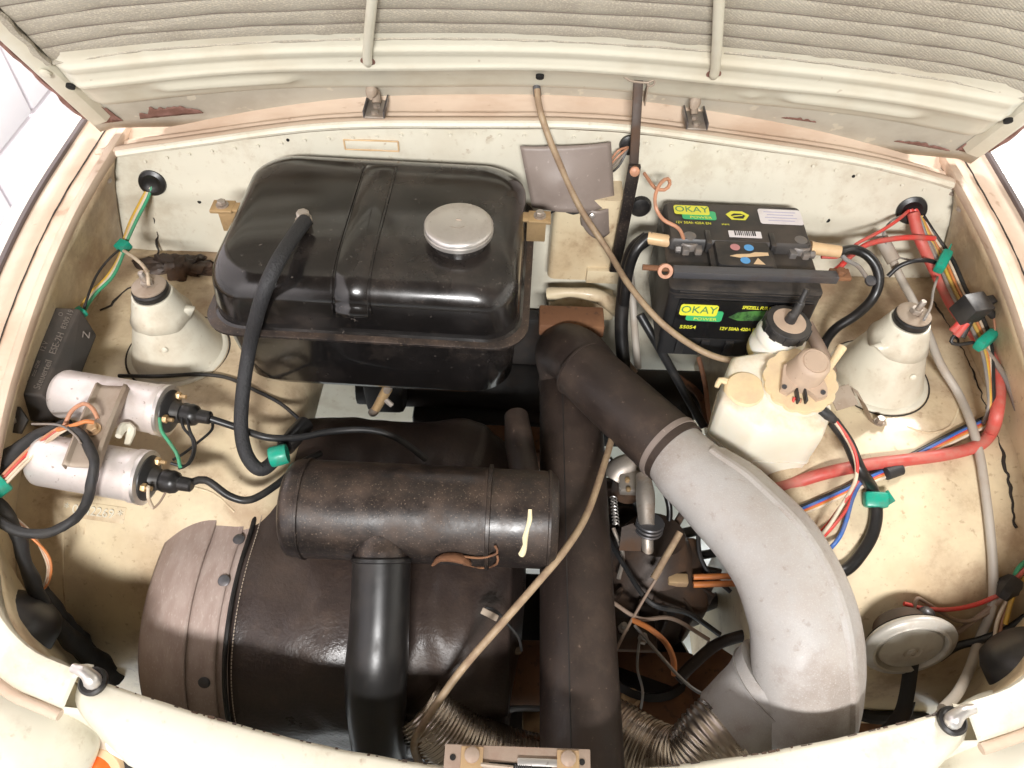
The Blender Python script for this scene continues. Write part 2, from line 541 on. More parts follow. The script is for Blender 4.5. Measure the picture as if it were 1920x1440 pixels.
M['red'] = mat('red_cable', (0.52, 0.075, 0.06), 0.42, dirt=(0.42, 0.16, 0.12), damt=0.7, dscale=25, dust=(0.45, 0.25, 0.19), dustamt=0.5)
M['red_thin'] = mat('red_wire', (0.62, 0.05, 0.04), 0.4, dirt=(0.40, 0.13, 0.10), damt=0.75, dscale=35, dlo=0.38, dhi=0.66)
M['blue'] = mat('blue_wire', (0.04, 0.13, 0.42), 0.4, dirt=(0.13, 0.15, 0.26), damt=0.75, dscale=35, dlo=0.38, dhi=0.66)
M['yellow'] = mat('yellow_wire', (0.60, 0.37, 0.05), 0.4, dirt=(0.40, 0.26, 0.10), damt=0.75, dscale=35, dlo=0.38, dhi=0.66)
M['orange'] = mat('orange_wire', (0.62, 0.20, 0.05), 0.4, dirt=(0.42, 0.18, 0.08), damt=0.75, dscale=35, dlo=0.38, dhi=0.66)
M['copper'] = mat('copper_pink_wire', (0.50, 0.24, 0.14), 0.45, dirt=(0.30, 0.17, 0.11), damt=0.6, dscale=60)
M['white_wire'] = mat('off_white_wire', (0.66, 0.56, 0.43), 0.45, dirt=(0.46, 0.34, 0.23), damt=0.75, dscale=35, dlo=0.38, dhi=0.66)
M['grey_wire'] = mat('grey_wire', (0.20, 0.19, 0.18), 0.45, dirt=(0.26, 0.20, 0.15), damt=0.75, dscale=35, dlo=0.38, dhi=0.66)
M['black_wire'] = mat('black_wire', (0.018, 0.018, 0.019), 0.38, dirt=(0.06, 0.05, 0.04), damt=0.5, dscale=30)
M['green_wire'] = mat('green_wire', (0.05, 0.33, 0.17), 0.4, dirt=(0.10, 0.22, 0.13), damt=0.75, dscale=35, dlo=0.38, dhi=0.66)
M['tape'] = mat('black_fabric_tape', (0.022, 0.021, 0.021), 0.6, dirt=(0.07, 0.06, 0.05), damt=0.5, dscale=30, bump=0.5, bscale=250)
M['green_tape'] = mat('green_pvc_tape', (0.01, 0.30, 0.20), 0.35, dirt=(0.05, 0.19, 0.13), damt=0.8, dscale=70)
M['sealant'] = mat('cracked_black_sealant', (0.03, 0.024, 0.02), 0.9, bump=0.5, bscale=200)
M['quilt'] = mat('quilted_beige_fabric', (0.38, 0.345, 0.28), 0.85, dirt=(0.29, 0.25, 0.195), damt=0.6, dscale=6, speck=(0.52, 0.46, 0.35), samt=0.6, sscale=420, slo=0.5, shi=0.62, bump=0.45, bscale=500, bdist=0.0008, weave=110)
M['quilt_seam'] = mat('quilt_stitch_thread', (0.15, 0.125, 0.10), 0.9)
M['hole'] = mat('dark_hole', (0.008, 0.007, 0.006), 0.9)
M['bat'] = mat('battery_black_plastic', (0.016, 0.016, 0.017), 0.36, dust=(0.11, 0.085, 0.065), dustamt=0.55, dirt=(0.04, 0.034, 0.03), damt=0.5, dscale=9)
M['bat_label'] = mat('battery_black_label', (0.008, 0.008, 0.009), 0.22)
M['lab_yellow'] = mat('label_yellow', (0.72, 0.70, 0.05), 0.4, dust=(0.45, 0.40, 0.15), dustamt=0.3)
M['lab_green'] = mat('label_green', (0.05, 0.42, 0.16), 0.4)
M['lab_green_dk'] = mat('label_dark_green_print', (0.05, 0.22, 0.10), 0.4)
M['lab_leaf'] = mat('label_leaf_green', (0.07, 0.20, 0.045), 0.4, dirt=(0.015, 0.05, 0.015), damt=0.9, dscale=60, dlo=0.4, dhi=0.6)
M['lab_white'] = mat('label_white', (0.72, 0.68, 0.68), 0.5, dirt=(0.58, 0.52, 0.52), damt=0.5, dscale=30)
M['lab_blue'] = mat('label_blue', (0.10, 0.32, 0.62), 0.5)
M['lab_pink'] = mat('label_pink', (0.50, 0.22, 0.22), 0.5)
M['lab_tan'] = mat('label_tan', (0.66, 0.47, 0.28), 0.6)
M['lab_text'] = mat('label_faint_print', (0.45, 0.42, 0.55), 0.6)
M['print'] = mat('moulded_grey_print', (0.17, 0.145, 0.125), 0.6)
M['lead'] = mat('lead_terminal', (0.20, 0.185, 0.175), 0.5, metal=0.5, dirt=(0.30, 0.24, 0.19), damt=0.7, dscale=50, bump=0.4, bscale=300)
M['ferrule'] = mat('tan_cable_ferrule', (0.62, 0.43, 0.24), 0.4, dirt=(0.48, 0.31, 0.17), damt=0.5, dscale=40)
M['amber'] = mat('amber_lens', (0.85, 0.14, 0.01), 0.2, bump=0.2, bscale=80)
M['white_trim'] = mat('white_plastic_trim', (0.80, 0.80, 0.80), 0.35)
M['floor'] = mat('white_painted_floor', (0.72, 0.79, 0.82), 0.5, dirt=(0.64, 0.70, 0.73), damt=0.5, dscale=2, bump=0.05, bscale=60)
M['block'] = mat('white_painted_block', (0.80, 0.765, 0.80), 0.6, dirt=(0.76, 0.71, 0.75), damt=0.5, dscale=5, bump=0.15, bscale=60)
M['wall'] = mat('white_plaster', (0.82, 0.80, 0.74), 0.7, bump=0.1, bscale=40)
M['mortar'] = mat('white_mortar', (0.84, 0.79, 0.82), 0.7, bump=0.2, bscale=90)
M['horn'] = mat('horn_grey_metal', (0.56, 0.54, 0.49), 0.36, metal=0.3, dirt=(0.34, 0.27, 0.21), damt=0.7, dscale=16, dust=(0.32, 0.25, 0.19), dustamt=0.3, speck=(0.6, 0.6, 0.6), samt=0.3, sscale=180, bump=0.1, bscale=400)
M['paintmark'] = mat('pale_paint_mark', (0.78, 0.70, 0.45), 0.5)
# ------------------------------------------------------------------ setting: floor and walls of the workshop
XC = 0.022                          # centre plane of the car
floor = mk('floor', grid(2, 2, lambda u, v: (-9 + 18 * u, -9 + 18 * v, 0.0)), M['floor'], smooth=False)
floor['kind'] = 'structure'
wl = mk('wall_left', box((-1.42, 1.0, 1.3), (0.2, 7.0, 2.6)), M['mortar'], smooth=False)
wl['kind'] = 'structure'
blk = None
for row in range(0, 6):
    zc = 0.098 + 0.2 * row + 0.105
    for k in range(-1, 8):
        yc = -0.02 + k * 0.5 + (0.25 if row % 2 else 0.0) + 0.10
        if blk is None:
            blk = mk('block', box((0, 0, 0), (0.05, 0.488, 0.188), bev=0.006), M['block'], wl, loc=Vector((0, 0, 0)))
            o = blk
        else:
            o = blk.copy()
            COL.objects.link(o)
            o.parent = wl
        o.location = Vector((-1.3205 + random.uniform(-0.001, 0.001), yc, zc)) - WP[wl.name]
wr = mk('wall_right', box((2.6, 1.0, 1.3), (0.2, 7.0, 2.6)), M['wall'], smooth=False)
wr['kind'] = 'structure'

# ------------------------------------------------------------------ car body
body = thing('car', 'cream car front with open engine bay, firewall, inner wings and front panel', 'car', (XC, 0.6, 0.0))
def cowl_z(xp):
    return 0.981 + 0.073 * (1 - min(1.1, abs(xp) / 0.607) ** 2)
def arch(y):
    """height of the wheel housing roof at y"""
    y0, Rr = 0.675, 0.30
    if y >= y0:
        return 0.786
    d = min(y0 - y, Rr * 0.9999)
    return 0.786 - (Rr - math.sqrt(Rr * Rr - d * d))
# firewall
def fw(u, v):
    xp = -0.70 + 1.40 * u
    top = cowl_z(xp) - 0.006
    bot = 0.33
    z = bot + (top - bot) * v
    y = 0.978 - 0.004 * math.sin(v * 3)
    # pressed ribs
    for c, w in ((0.30, 0.004), (0.335, 0.004), (0.375, 0.004), (-0.42, 0.004), (-0.08, 0.005), (0.45, 0.004)):
        if z > 0.84:
            y -= 0.0035 * math.exp(-((xp - c) / w) ** 2)
    if abs(xp) > 0.32:
        y -= 0.010 * max(0, 1 - ((z - 0.905) / 0.02) ** 2) * 0.4
    y += 0.0025 * MN.noise(Vector((xp * 6, z * 6, 1)))
    return (XC + xp, y, z)
o = mk('firewall', grid(141, 50, fw), M['cream_clean'], body, solid=0.0012)
reg(o)
# inner wings with wheel housings
def wing(side):
    path = []
    for i in range(14):
        path.append((0.985 - i * (0.985 - 0.675) / 13, 0.786))
    for i in range(1, 19):
        a = R(90 * i / 18)
        path.append((0.675 - 0.30 * math.sin(a), 0.486 + 0.30 * math.cos(a)))
    for z in (0.42, 0.34, 0.26):
        path.append((0.375, z))
    nrm = []
    for i in range(len(path)):
        a = path[max(0, i - 1)]
        b = path[min(len(path) - 1, i + 1)]
        ty, tz = b[0] - a[0], b[1] - a[1]
        l = math.hypot(ty, tz)
        nrm.append((-tz / l, ty / l))       # inward (down on the roof)
    L = []
    xs = [0.70, 0.685, 0.672, 0.66, 0.63, 0.60, 0.57, 0.54, 0.51, 0.48, 0.45, 0.42, 0.40, 0.38]
    inset = [(x, 0.0) for x in xs]
    for i in range(1, 9):
        a = R(90 * i / 8)
        inset.append((0.38 - 0.055 * math.sin(a), 0.055 * (1 - math.cos(a))))
    for k in (0.10, 0.16, 0.24):
        inset.append((0.323, k))
    for xp, d in inset:
        row = []
        for (y, z), (ny, nz) in zip(path, nrm):
            n = 0.004 * MN.noise(Vector((xp * 7 * side, y * 7, z * 7)))
            if side < 0 and y > 0.60 and d > 0.09:
                d_ = 0.09 + (d - 0.09) * 0.05
            else:
                d_ = d
            yy = y + ny * (d_ + n)
            zz = z + nz * (d_ + n)
            if xp > 0.655 and y > 0.5:     # rolled joint where the side wall meets the roof
                zz += (xp - 0.655) * 0.35
            row.append((XC + side * xp, yy, zz))
        L.append(row)
    if side > 0:
        L = [r[::-1] for r in L]
    return rows(L)
wings = {}
for side in (-1, 1):
    wings[side] = mk('inner_wing', wing(side), M['cream'], body, solid=0.0012)
    reg(wings[side])
# rim of the bonnet opening: lip points (x', y, z) from the cowl corner to the grille corner
RIM = [Vector(p) for p in ((0.606, 1.035, 0.992), (0.616, 0.968, 0.981), (0.630, 0.86, 0.962), (0.634, 0.75, 0.942), (0.632, 0.64, 0.918), (0.625, 0.54, 0.893), (0.606, 0.43, 0.862), (0.575, 0.345, 0.838), (0.525, 0.298, 0.822), (0.462, 0.276, 0.812))]
rimS = smooth_path(RIM, 0.012)
def rim_frames():
    out = []
    for i, p in enumerate(rimS):
        a = rimS[max(0, i - 1)]
        b = rimS[min(len(rimS) - 1, i + 1)]
        t = (b - a).normalized()
        o = Vector((-t.y, t.x, 0)).normalized()   # outward in plan
        if o.x < 0 and o.y > 0:
            o = -o
        out.append((p, o))
    return out
RF = rim_frames()
def side_gutter(side):
    # (outward, up) section: lip, channel, upstand, seal ledge, fender
    sec = [(0.004, -0.016), (0.0, -0.004), (0.002, 0.0015), (0.010, 0.003), (0.014, 0.0), (0.0165, -0.007), (0.030, -0.008), (0.034, -0.006), (0.040, 0.004), (0.048, 0.007), (0.056, 0.010)]
    L = []
    for (p, o) in RF:
        row = []
        for du, dz in sec:
            q = p + o * du + Vector((0, 0, dz))
            row.append((XC + side * q.x, q.y, q.z))
        L.append(row)
    n = int(len(L) * 0.80)
    L = L[:n]
    if side < 0:
        L = [r[::-1] for r in L]
    return rows(L)
def fender(side):
    sec = [(0.0575, 0.011), (0.066, 0.013), (0.080, 0.010), (0.094, 0.0), (0.105, -0.02), (0.112, -0.06), (0.115, -0.13), (0.115, -0.30), (0.112, -0.52)]
    L = []
    n = int(len(RF) * 0.80)
    for (p, o) in RF[:n]:
        L.append([(XC + side * (p + o * du).x, (p + o * du).y, p.z + dz) for du, dz in sec])
    if side < 0:
        L = [r[::-1] for r in L]
    return rows(L)
def side_wall(side):
    L = []
    for (p, o) in RF:
        y = p.y
        top = p + Vector((0.004, 0, -0.015))
        zb = arch(max(0.40, y)) - 0.01
        if y < 0.42:
            zb = 0.50
        if y > 0.97:
            continue
        xb = 0.672 if y > 0.42 else 0.672 - (0.42 - y) * 1.3
        row = []
        for k in range(9):
            f = k / 8
            x = top.x + (xb - top.x) * (f ** 0.75)
            z = top.z + (zb - top.z) * f
            yy = y + (0.0 if y < 0.9 else 0.0)
            row.append((XC + side * (x + 0.002 * MN.noise(Vector((y * 9, z * 9, side)))), yy, z))
        L.append(row)
    if side > 0:
        L = [r[::-1] for r in L]
    return rows(L)
for side in (-1, 1):
    o = mk('side_wall', side_wall(side), M['cream'], body, solid=0.0012)
    reg(o)
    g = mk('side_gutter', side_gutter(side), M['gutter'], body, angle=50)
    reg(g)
    mk('fender', fender(side), M['cream_clean'], body, solid=0.0012)
    n = int(len(RF) * 0.80)
    P = [Vector((XC + side * (p + o_ * 0.0585).x, (p + o_ * 0.0585).y, p.z + 0.0135)) for p, o_ in RF[:n:3]]
    mk('rubber_seal', tube(P, 0.0042, n=8, step=0.02), M['seal'], g)
    P = [Vector((XC + side * (p + o_ * 0.0350).x, (p + o_ * 0.0350).y, p.z - 0.0045 + 0.0006 * random.random())) for p, o_ in RF[:n:2]]
    mk('sealant_crack', tube(P, 0.0011, n=5, step=0.008, wob=0.9), M['sealant'], g)
# flange that runs behind the headlamp to the grille corner (front end of the rim)
def front_fender(side):
    n0 = int(len(RF) * 0.795)
    sec = [(0.002, -0.03), (0.0, -0.004), (0.002, 0.0015), (0.006, 0.002), (0.014, -0.001), (0.030, -0.008), (0.038, -0.012)]
    L = []
    for (p, o) in RF[n0:]:
        L.append([(XC + side * (p + o * du).x, (p + o * du).y, p.z + dz) for du, dz in sec])
    if side < 0:
        L = [r[::-1] for r in L]
    return rows(L)
for side in (-1, 1):
    ff = mk('headlamp_flange', front_fender(side), M['cream_clean'], body, angle=55, solid=0.0012)
    n0 = int(len(RF) * 0.79)
    P = [Vector((XC + side * (p + o_ * 0.043).x, (p + o_ * 0.043).y, p.z - 0.013)) for p, o_ in RF[n0::2]]
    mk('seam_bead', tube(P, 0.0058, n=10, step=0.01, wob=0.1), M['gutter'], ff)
    # headlamp shell, a dome in front of the flange
    hc = Vector((XC + side * 0.580, 0.228, 0.712))
    def dome(u, v, side=side, hc=hc):
        a = math.pi * u
        b = 2 * math.pi * v
        q = Vector((math.cos(a), math.sin(a) * math.cos(b), math.sin(a) * math.sin(b)))
        return hc + Vector((q.x * 0.108, q.y * 0.098, q.z * 0.086))
    mk('headlamp_shell', grid(25, 40, dome), M['cream_clean'], body)
    # nose panel under and beside the shell
    def nose(u, v, side=side):
        xp = 0.425 + 0.28 * u
        z = 0.775 - 0.38 * v
        y = 0.252 - 0.022 * math.sin(min(1, v * 1.4) * math.pi / 2) + 0.02 * (u - 0.3)
        return (XC + side * xp, y, z)
    mk('nose_panel', grid(20, 20, nose), M['cream_clean'], body, solid=0.0012)
    # amber indicator lens with black gasket
    ib = Vector((XC + side * 0.535, 0.222, 0.640))
    Mi = frame(ib, (1, 0, 0.05 * side), (0, 0.55, 0.83))
    ind = thing('indicator_lamp', 'amber front indicator with black gasket under the %s headlamp shell' % ('left' if side < 0 else 'right'), 'indicator lamp', ib, 'front indicators')
    mk('lens', rloft([(-0.01, 0.062, 0.026, 0.024), (0.014, 0.060, 0.025, 0.023), (0.022, 0.052, 0.018, 0.016)], Mi), M['amber'], ind)
    mk('housing', rloft([(-0.02, 0.072, 0.036, 0.033), (0.004, 0.070, 0.034, 0.031), (0.006, 0.062, 0.027, 0.024)], Mi), M['lab_tan'], ind)
    mk('gasket', rloft([(-0.03, 0.079, 0.043, 0.040), (-0.006, 0.078, 0.042, 0.039), (-0.004, 0.073, 0.037, 0.034)], Mi), M['black_rubber'], ind)
# rear gutter (cowl) under the bonnet hinge
def cowl(u, v):
    xp = -0.655 + 1.31 * u
    sec = [(0.006, -0.016), (-0.003, -0.006), (-0.003, 0.0), (0.002, 0.0025), (0.009, 0.001), (0.014, -0.008), (0.026, -0.010), (0.029, -0.006), (0.033, -0.006), (0.036, -0.010), (0.044, -0.009), (0.047, -0.004), (0.051, -0.003), (0.055, 0.004), (0.061, 0.006), (0.082, 0.010), (0.10, 0.012), (0.115, -0.02)]
    k = v * (len(sec) - 1)
    i = min(int(k), len(sec) - 2)
    f = k - i
    dy = sec[i][0] * (1 - f) + sec[i + 1][0] * f
    dz = sec[i][1] * (1 - f) + sec[i + 1][1] * f
    return (XC + xp, 0.966 + dy + 0.004 * (abs(xp) / 0.6) ** 2 + 0.0012 * MN.noise(Vector((xp * 20, v * 3, 0))), cowl_z(xp) + dz + 0.002 * math.sin(xp * 16))
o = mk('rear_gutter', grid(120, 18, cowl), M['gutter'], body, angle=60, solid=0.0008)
lip = [Vector((XC + xp, 0.9625, cowl_z(xp) - 0.003 + 0.002 * math.sin(xp * 16))) for xp in [-0.61 + 1.22 * i / 40 for i in range(41)]]
mk('cowl_lip', tube(lip, 0.0055, n=8, step=0.03), M['cream_clean'], body)
# cracked sealant where wing and side wall meet
for side in (-1, 1):
    lst = [(190, 582), (215, 566), (232, 548), (262, 528), (290, 488), (296, 440), (285, 400)] if side < 0 else [(1745, 560), (1762, 585), (1796, 640), (1822, 690), (1850, 770), (1872, 830), (1890, 900), (1903, 990)]
    P = [S(px, py, 0.001) for px, py in lst]
    Q = smooth_path(P, 0.004)
    Q = [q + Vector((0.004 * MN.noise(q * 90), 0.004 * MN.noise(q * 80 + Vector((5, 0, 0))), 0)) for q in Q]
    rr = [max(0.0005, 0.0016 + 0.0022 * MN.noise(q * 45)) for q in Q]
    mk('sealant_crack', tube(Q, rr, n=6, smoothp=False, wob=0.6), M['sealant'], body)
# shock absorber domes
DOME = {}
for side in (-1, 1):
    c = Vector((XC + side * 0.515, 0.752, 0.786))
    DOME[side] = c
    prof = [(0.071, -0.002), (0.0715, 0.003), (0.069, 0.0055), (0.0645, 0.006), (0.0630, 0.009), (0.0585, 0.022), (0.0505, 0.045), (0.0430, 0.066), (0.0372, 0.082), (0.0330, 0.094), (0.0300, 0.104)]
    d = mk('shock_dome', lathe(prof, c, n=56, cap=False), M['cream_clean'], body, angle=50)
    reg(d)
    # overlapping upper skin with a torn edge
    vs, fs = [], []
    n = 56
    pr = [(0.0400, 0.077), (0.0355, 0.090), (0.0315, 0.103), (0.0288, 0.110), (0.0272, 0.1155), (0.0262, 0.1175), (0.0240, 0.1180)]
    for i, (r, h) in enumerate(pr):
        for k in range(n):
            th = 2 * math.pi * k / n
            hh, rr = h, r
            if i == 0:
                hh += 0.006 * MN.noise(Vector((math.cos(th) * 2, math.sin(th) * 2, side)))
                fl = math.exp(-((th - (0.05 if side < 0 else math.pi + 0.5)) / 0.22) ** 2)
                rr += 0.0016 + 0.008 * fl
                hh += 0.013 * fl
            vs.append(c + Vector((rr * math.cos(th), rr * math.sin(th), hh)))
    for i in range(len(pr) - 1):
        for k in range(n):
            fs.append((i * n + k, i * n + (k + 1) % n, (i + 1) * n + (k + 1) % n, (i + 1) * n + k))
    u = mk('dome_collar', (vs, fs), M['cream_clean'], d, solid=0.0014)
    mk('base_gap', lathe([(0.0722, 0.0), (0.0735, 0.0012), (0.0748, 0.0)], c + Vector((0, 0, 0.0015)), n=48, cap=False), M['sealant'], d)
    # small weld pip
    mk('weld_pip', lathe([(0.004, 0), (0.0045, 0.002), (0.0025, 0.004)], c + Vector((-side * 0.012 + (0.028 if side > 0 else 0.0), -0.0455, 0.055)), (0, -1, 0.3), n=12), M['cream_clean'], d)
# centre box on the firewall below the vinyl flap
ta = W(1085, 490, y=0.935)
mk('tunnel_box', rloft([(0.80, 0.052, 0.03, 0.012), (0.955, 0.050, 0.03, 0.012)], Matrix.Translation((ta.x + 0.004, 0.955, 0))), M['cream'], body)
p = W(1130, 516, y=0.922)
mk('bracket_tab', box(p, (0.052, 0.012, 0.026), bev=0.002), M['cream'], body)
p = W(1090, 585, y=0.93)
mk('tunnel_foot', join(tube([W(1028, 552, y=0.925), W(1070, 548, y=0.92), W(1120, 555, y=0.918), W(1160, 580, y=0.918)], [0.012, 0.008, 0.012, 0.014], n=10), box(p + Vector((0, 0.02, 0.0)), (0.11, 0.05, 0.03), bev=0.005)), M['cream'], body)
# stamped plates and rust-rimmed plate on the firewall
c = S(697, 271, 0.0015)
mk('type_plate', box(c, (0.076, 0.0015, 0.014), bev=0.0006), M['cream_clean'], body)
def ring_rect(c, w, h, r, m, name):
    P = [Vector((c.x + sx * w / 2, c.y, c.z + sz * h / 2)) for sx, sz in ((-1, -1), (1, -1), (1, 1), (-1, 1), (-1, -1))]
    return mk(name, join(*[tube([P[i], P[i + 1]], r, n=6, wob=0.5) for i in range(4)]), m, body)
ring_rect(c + Vector((0, -0.001, 0)), 0.078, 0.016, 0.0012, M['ferrule'], 'rust_edge')
# chassis number plate on the left wing
ca, cb, cc = S(122, 940, 0.001), S(236, 956, 0.001), S(122, 965, 0.001)
Mp = frame((ca + cb) / 2, cb - ca, ca - cc)
mk('number_plate', box((0, -0.008, 0), ((cb - ca).length * 1.02, 0.022, 0.001), Mp, bev=0.0004), M['cream'], body)
text('number_text', '* 0242269 *', 0.017, Mp @ Matrix.Translation((0, -0.008, 0.0006)), M['cream_clean'], body, extr=0.0016, align='CENTER', sx=0.95)
ca, cb, cc = S(140, 992, 0.001), S(170, 994, 0.001), S(140, 1008, 0.001)
Mp = frame(ca, cb - ca, ca - cc)
text('stamp_text', 'M', 0.02, Mp, M['cream'], body, extr=0.0005)
# fold beads, small holes and weld spots in the sheet metal
for lst in ([(118, 985), (118, 1040), (120, 1100), (126, 1160)], [(1700, 800), (1738, 812), (1780, 800), (1800, 760)], [(1838, 900), (1850, 1000), (1856, 1100), (1850, 1180)], [(258, 880), (330, 905), (400, 925), (440, 960)]):
    mk('fold_bead', tube([S(px, py, 0.0004) for px, py in lst], 0.0016, n=6, step=0.01), M['cream'], body)
for px, py, r_ in ((1552, 413, 0.0035), (374, 378, 0.003), (1622, 262, 0.0025), (540, 262, 0.0025), (1600, 330, 0.0025)):
    q = S(px, py, 0.0)
    mk('panel_hole', lathe([(r_, -0.001), (r_, 0.0012), (r_ * 0.5, 0.0013)], q, (0, -1, 0.1), n=12), M['hole'], body)
ws0 = None
for k in range(34):
    xp = -0.58 + 1.16 * k / 33
    q = Vector((XC + xp, 0.9735, cowl_z(xp) - 0.028 + 0.002 * MN.noise(Vector((k * 3.1, 0, 0)))))
    if ws0 is None:
        ws0 = w_ = mk('weld_spot', lathe([(0.0028, 0.0), (0.0022, 0.0009), (0.0008, 0.0004)], (0, 0, 0), (0, -1, 0), n=8), M['cream_clean'], body, loc=Vector((0, 0, 0)))
    else:
        w_ = ws0.copy()
        COL.objects.link(w_)
        w_.parent = body
    w_.location = q - WP[body.name]
# fender-bolt on the gutters
for px, py in ((203, 338), (1800, 392), (1786, 362)):
    q = S(px, py, 0.0)
    mk('gutter_bolt', lathe([(0.005, -0.002), (0.005, 0.002), (0.003, 0.003)], q, (0, 0, 1), n=12), M['zinc'], body)
# the rest of the body behind the firewall: cabin floor and scuttle
mk('cabin_shell', join(box((XC, 1.9, 0.31), (1.40, 1.75, 0.03), bev=0.01), box((XC, 1.30, 0.60), (1.34, 0.03, 0.55), bev=0.01), box((XC - 0.67, 1.65, 0.58), (0.03, 1.1, 0.52), bev=0.01), box((XC + 0.67, 1.65, 0.58), (0.03, 1.1, 0.52), bev=0.01)), M['cream_clean'], body)
# dark underside: steering cross member and lower firewall seen between tank and engine
mk('cross_member', join(tube([(XC - 0.30, 0.90, 0.56), (XC + 0.10, 0.90, 0.55), (XC + 0.33, 0.90, 0.55)], 0.045, n=16), box((XC + 0.03, 0.86, 0.50), (0.46, 0.05, 0.07), bev=0.008)), M['black_under'], body)
mk('lower_beam', join(box((XC - 0.07, 0.79, 0.52), (0.36, 0.06, 0.06), bev=0.01), box((XC - 0.01, 0.77, 0.56), (0.03, 0.05, 0.08), bev=0.006)), M['rusty'], body)

mk('steering_shield', join(box((-0.10, 0.945, 0.60), (0.38, 0.03, 0.20), bev=0.01), tube([(-0.27, 0.90, 0.66), (-0.18, 0.92, 0.70), (-0.08, 0.94, 0.74)], 0.022, n=14), box((-0.22, 0.86, 0.60), (0.07, 0.07, 0.09), bev=0.012)), M['black_under'], body)
# ------------------------------------------------------------------ front panel between the headlamps
def lipy(xp):
    return 0.196 + 0.075 * (abs(xp) / 0.45) ** 1.7
def fpanel(u, v):
    xp = -0.468 + 0.936 * u
    sec = [(0.001, -0.034), (0.0, -0.004), (-0.0015, 0.0), (-0.006, 0.002), (-0.018, 0.002), (-0.030, 0.0), (-0.037, -0.004), (-0.043, -0.012), (-0.048, -0.025), (-0.053, -0.05), (-0.056, -0.08), (-0.050, -0.16), (-0.03, -0.34)]
    k = v * (len(sec) - 1)
    i = min(int(k + 1e-9), len(sec) - 2)
    f = k - i
    dy = sec[i][0] * (1 - f) + sec[i + 1][0] * f
    dz = sec[i][1] * (1 - f) + sec[i + 1][1] * f
    e = max(0.0, (abs(xp) - 0.42) / 0.048)     # corners cut back towards the headlamp
    dy *= 1 - 0.35 * e
    return (XC + xp, lipy(xp) + dy + 0.0008 * MN.noise(Vector((xp * 30, v * 5, 2))), 0.806 - 0.004 * (1 - (xp / 0.45) ** 2) + dz - 0.01 * e * e)
fp = o = mk('front_panel', grid(100, 13, fpanel), M['cream_clean'], body, angle=55, solid=0.0014)
reg(o)
chips = []
for i in range(70):
    xc_ = random.uniform(-0.45, 0.45)
    ln = random.uniform(0.001, 0.008)
    chips.append(tube([(XC + xc_ + k * ln / 2, lipy(xc_ + k * ln / 2) - 0.0008, 0.8062 - 0.004 * (1 - (xc_ / 0.45) ** 2)) for k in range(3)], random.uniform(0.0006, 0.0016), n=5, wob=0.8, step=0.003))
mk('chipped_edge', join(*chips), M['cast'], fp)
for side, (px, py) in ((-1, (175, 1278)), (1, (1785, 1352))):
    q = W(px, py, z=0.811)
    pn = mk('rubber_grommet', lathe([(0.0125, -0.006), (0.0145, -0.002), (0.0145, 0.003), (0.012, 0.005), (0.0085, 0.0045)], q, (0, -0.15, 1), n=24), M['black_rubber'], fp)
    pn = fp
    mk('buffer_pin', tube([q + Vector((0, 0, 0.002)), q + Vector((-side * 0.004, -0.002, 0.010)), q + Vector((side * 0.004, 0.004, 0.016)), q + Vector((side * 0.018, 0.008, 0.016))], [0.009, 0.0085, 0.0065, 0.005], n=12, step=0.002), M['alu'], pn)
    mk('flaked_paint', tube([q + Vector((side * 0.004, 0.013, 0.002)), q + Vector((side * 0.014, 0.010, 0.004)), q + Vector((side * 0.022, 0.004, 0.003))], [0.004, 0.005, 0.003], n=7, wob=0.6), M['cream_clean'], pn)
# grille slats below the lip near the left headlamp, pale trim wedge
tr = W(255, 1400, z=0.735)
mk('trim_wedge', rloft([(-0.012, 0.035, 0.018, 0.012), (0.004, 0.034, 0.017, 0.012), (0.010, 0.028, 0.011, 0.009)], frame(tr, (0.9, -0.35, -0.05), (0.3, 0.75, 0.6))), M['white_trim'], fp)
slat = None
for i in range(6):
    a = W(286 + 9 * i, 1394 + 7 * i, z=0.725)
    if slat is None:
        slat = mk('grille_slat', box((0, 0, 0), (0.05, 0.005, 0.0035), bev=0.0006), M['white_trim'], fp, loc=Vector((0, 0, 0)))
        s = slat
    else:
        s = slat.copy()
        COL.objects.link(s)
        s.parent = fp
    s.location = a + Vector((0.025, -0.004 - 0.002 * i, 0)) - WP[fp.name]
# ------------------------------------------------------------------ bonnet (hood), held open
HA = R(60)
HD = Vector((0, -math.cos(HA), math.sin(HA)))       # from hinge towards the front edge of the open bonnet
HN = Vector((0, -math.sin(HA), -math.cos(HA)))      # inner face normal (towards the engine bay)
def H(s, xp, h=0.0):
    cr = 0.052 * (1 - (xp / 0.62) ** 2)
    return Vector((XC + xp, 1.03, 1.03)) + HD * s + HN * (0.041 - cr + h)
hood = thing('bonnet', 'open cream bonnet with quilted beige lining and two stiffening rods', 'bonnet', (XC, 1.03, 1.03))
def hw(s):
    return 0.640 + 0.02 * s
def hskin(u, v):
    xr = (-1 + 2 * u)
    s0 = -0.012 - 0.06 * (1 - xr * xr)
    s = s0 + (0.93 - s0) * v
    xp = xr * hw(s)
    e = max(0, (abs(xp) - hw(s) + 0.012) / 0.012)
    return H(s, xp, -0.001 + 0.006 * e)
mk('outer_skin', grid(80, 40, hskin), M['skin'], hood, solid=0.0025)
RAILS = [(0.058, 0.001), (0.0635, 0.010), (0.0665, 0.0125), (0.075, 0.0155), (0.090, 0.0165), (0.105, 0.0185), (0.118, 0.022), (0.126, 0.0255), (0.131, 0.0255), (0.136, 0.0225), (0.146, 0.0195), (0.153, 0.0205), (0.159, 0.0205), (0.165, 0.0165), (0.174, 0.014), (0.185, 0.013)]
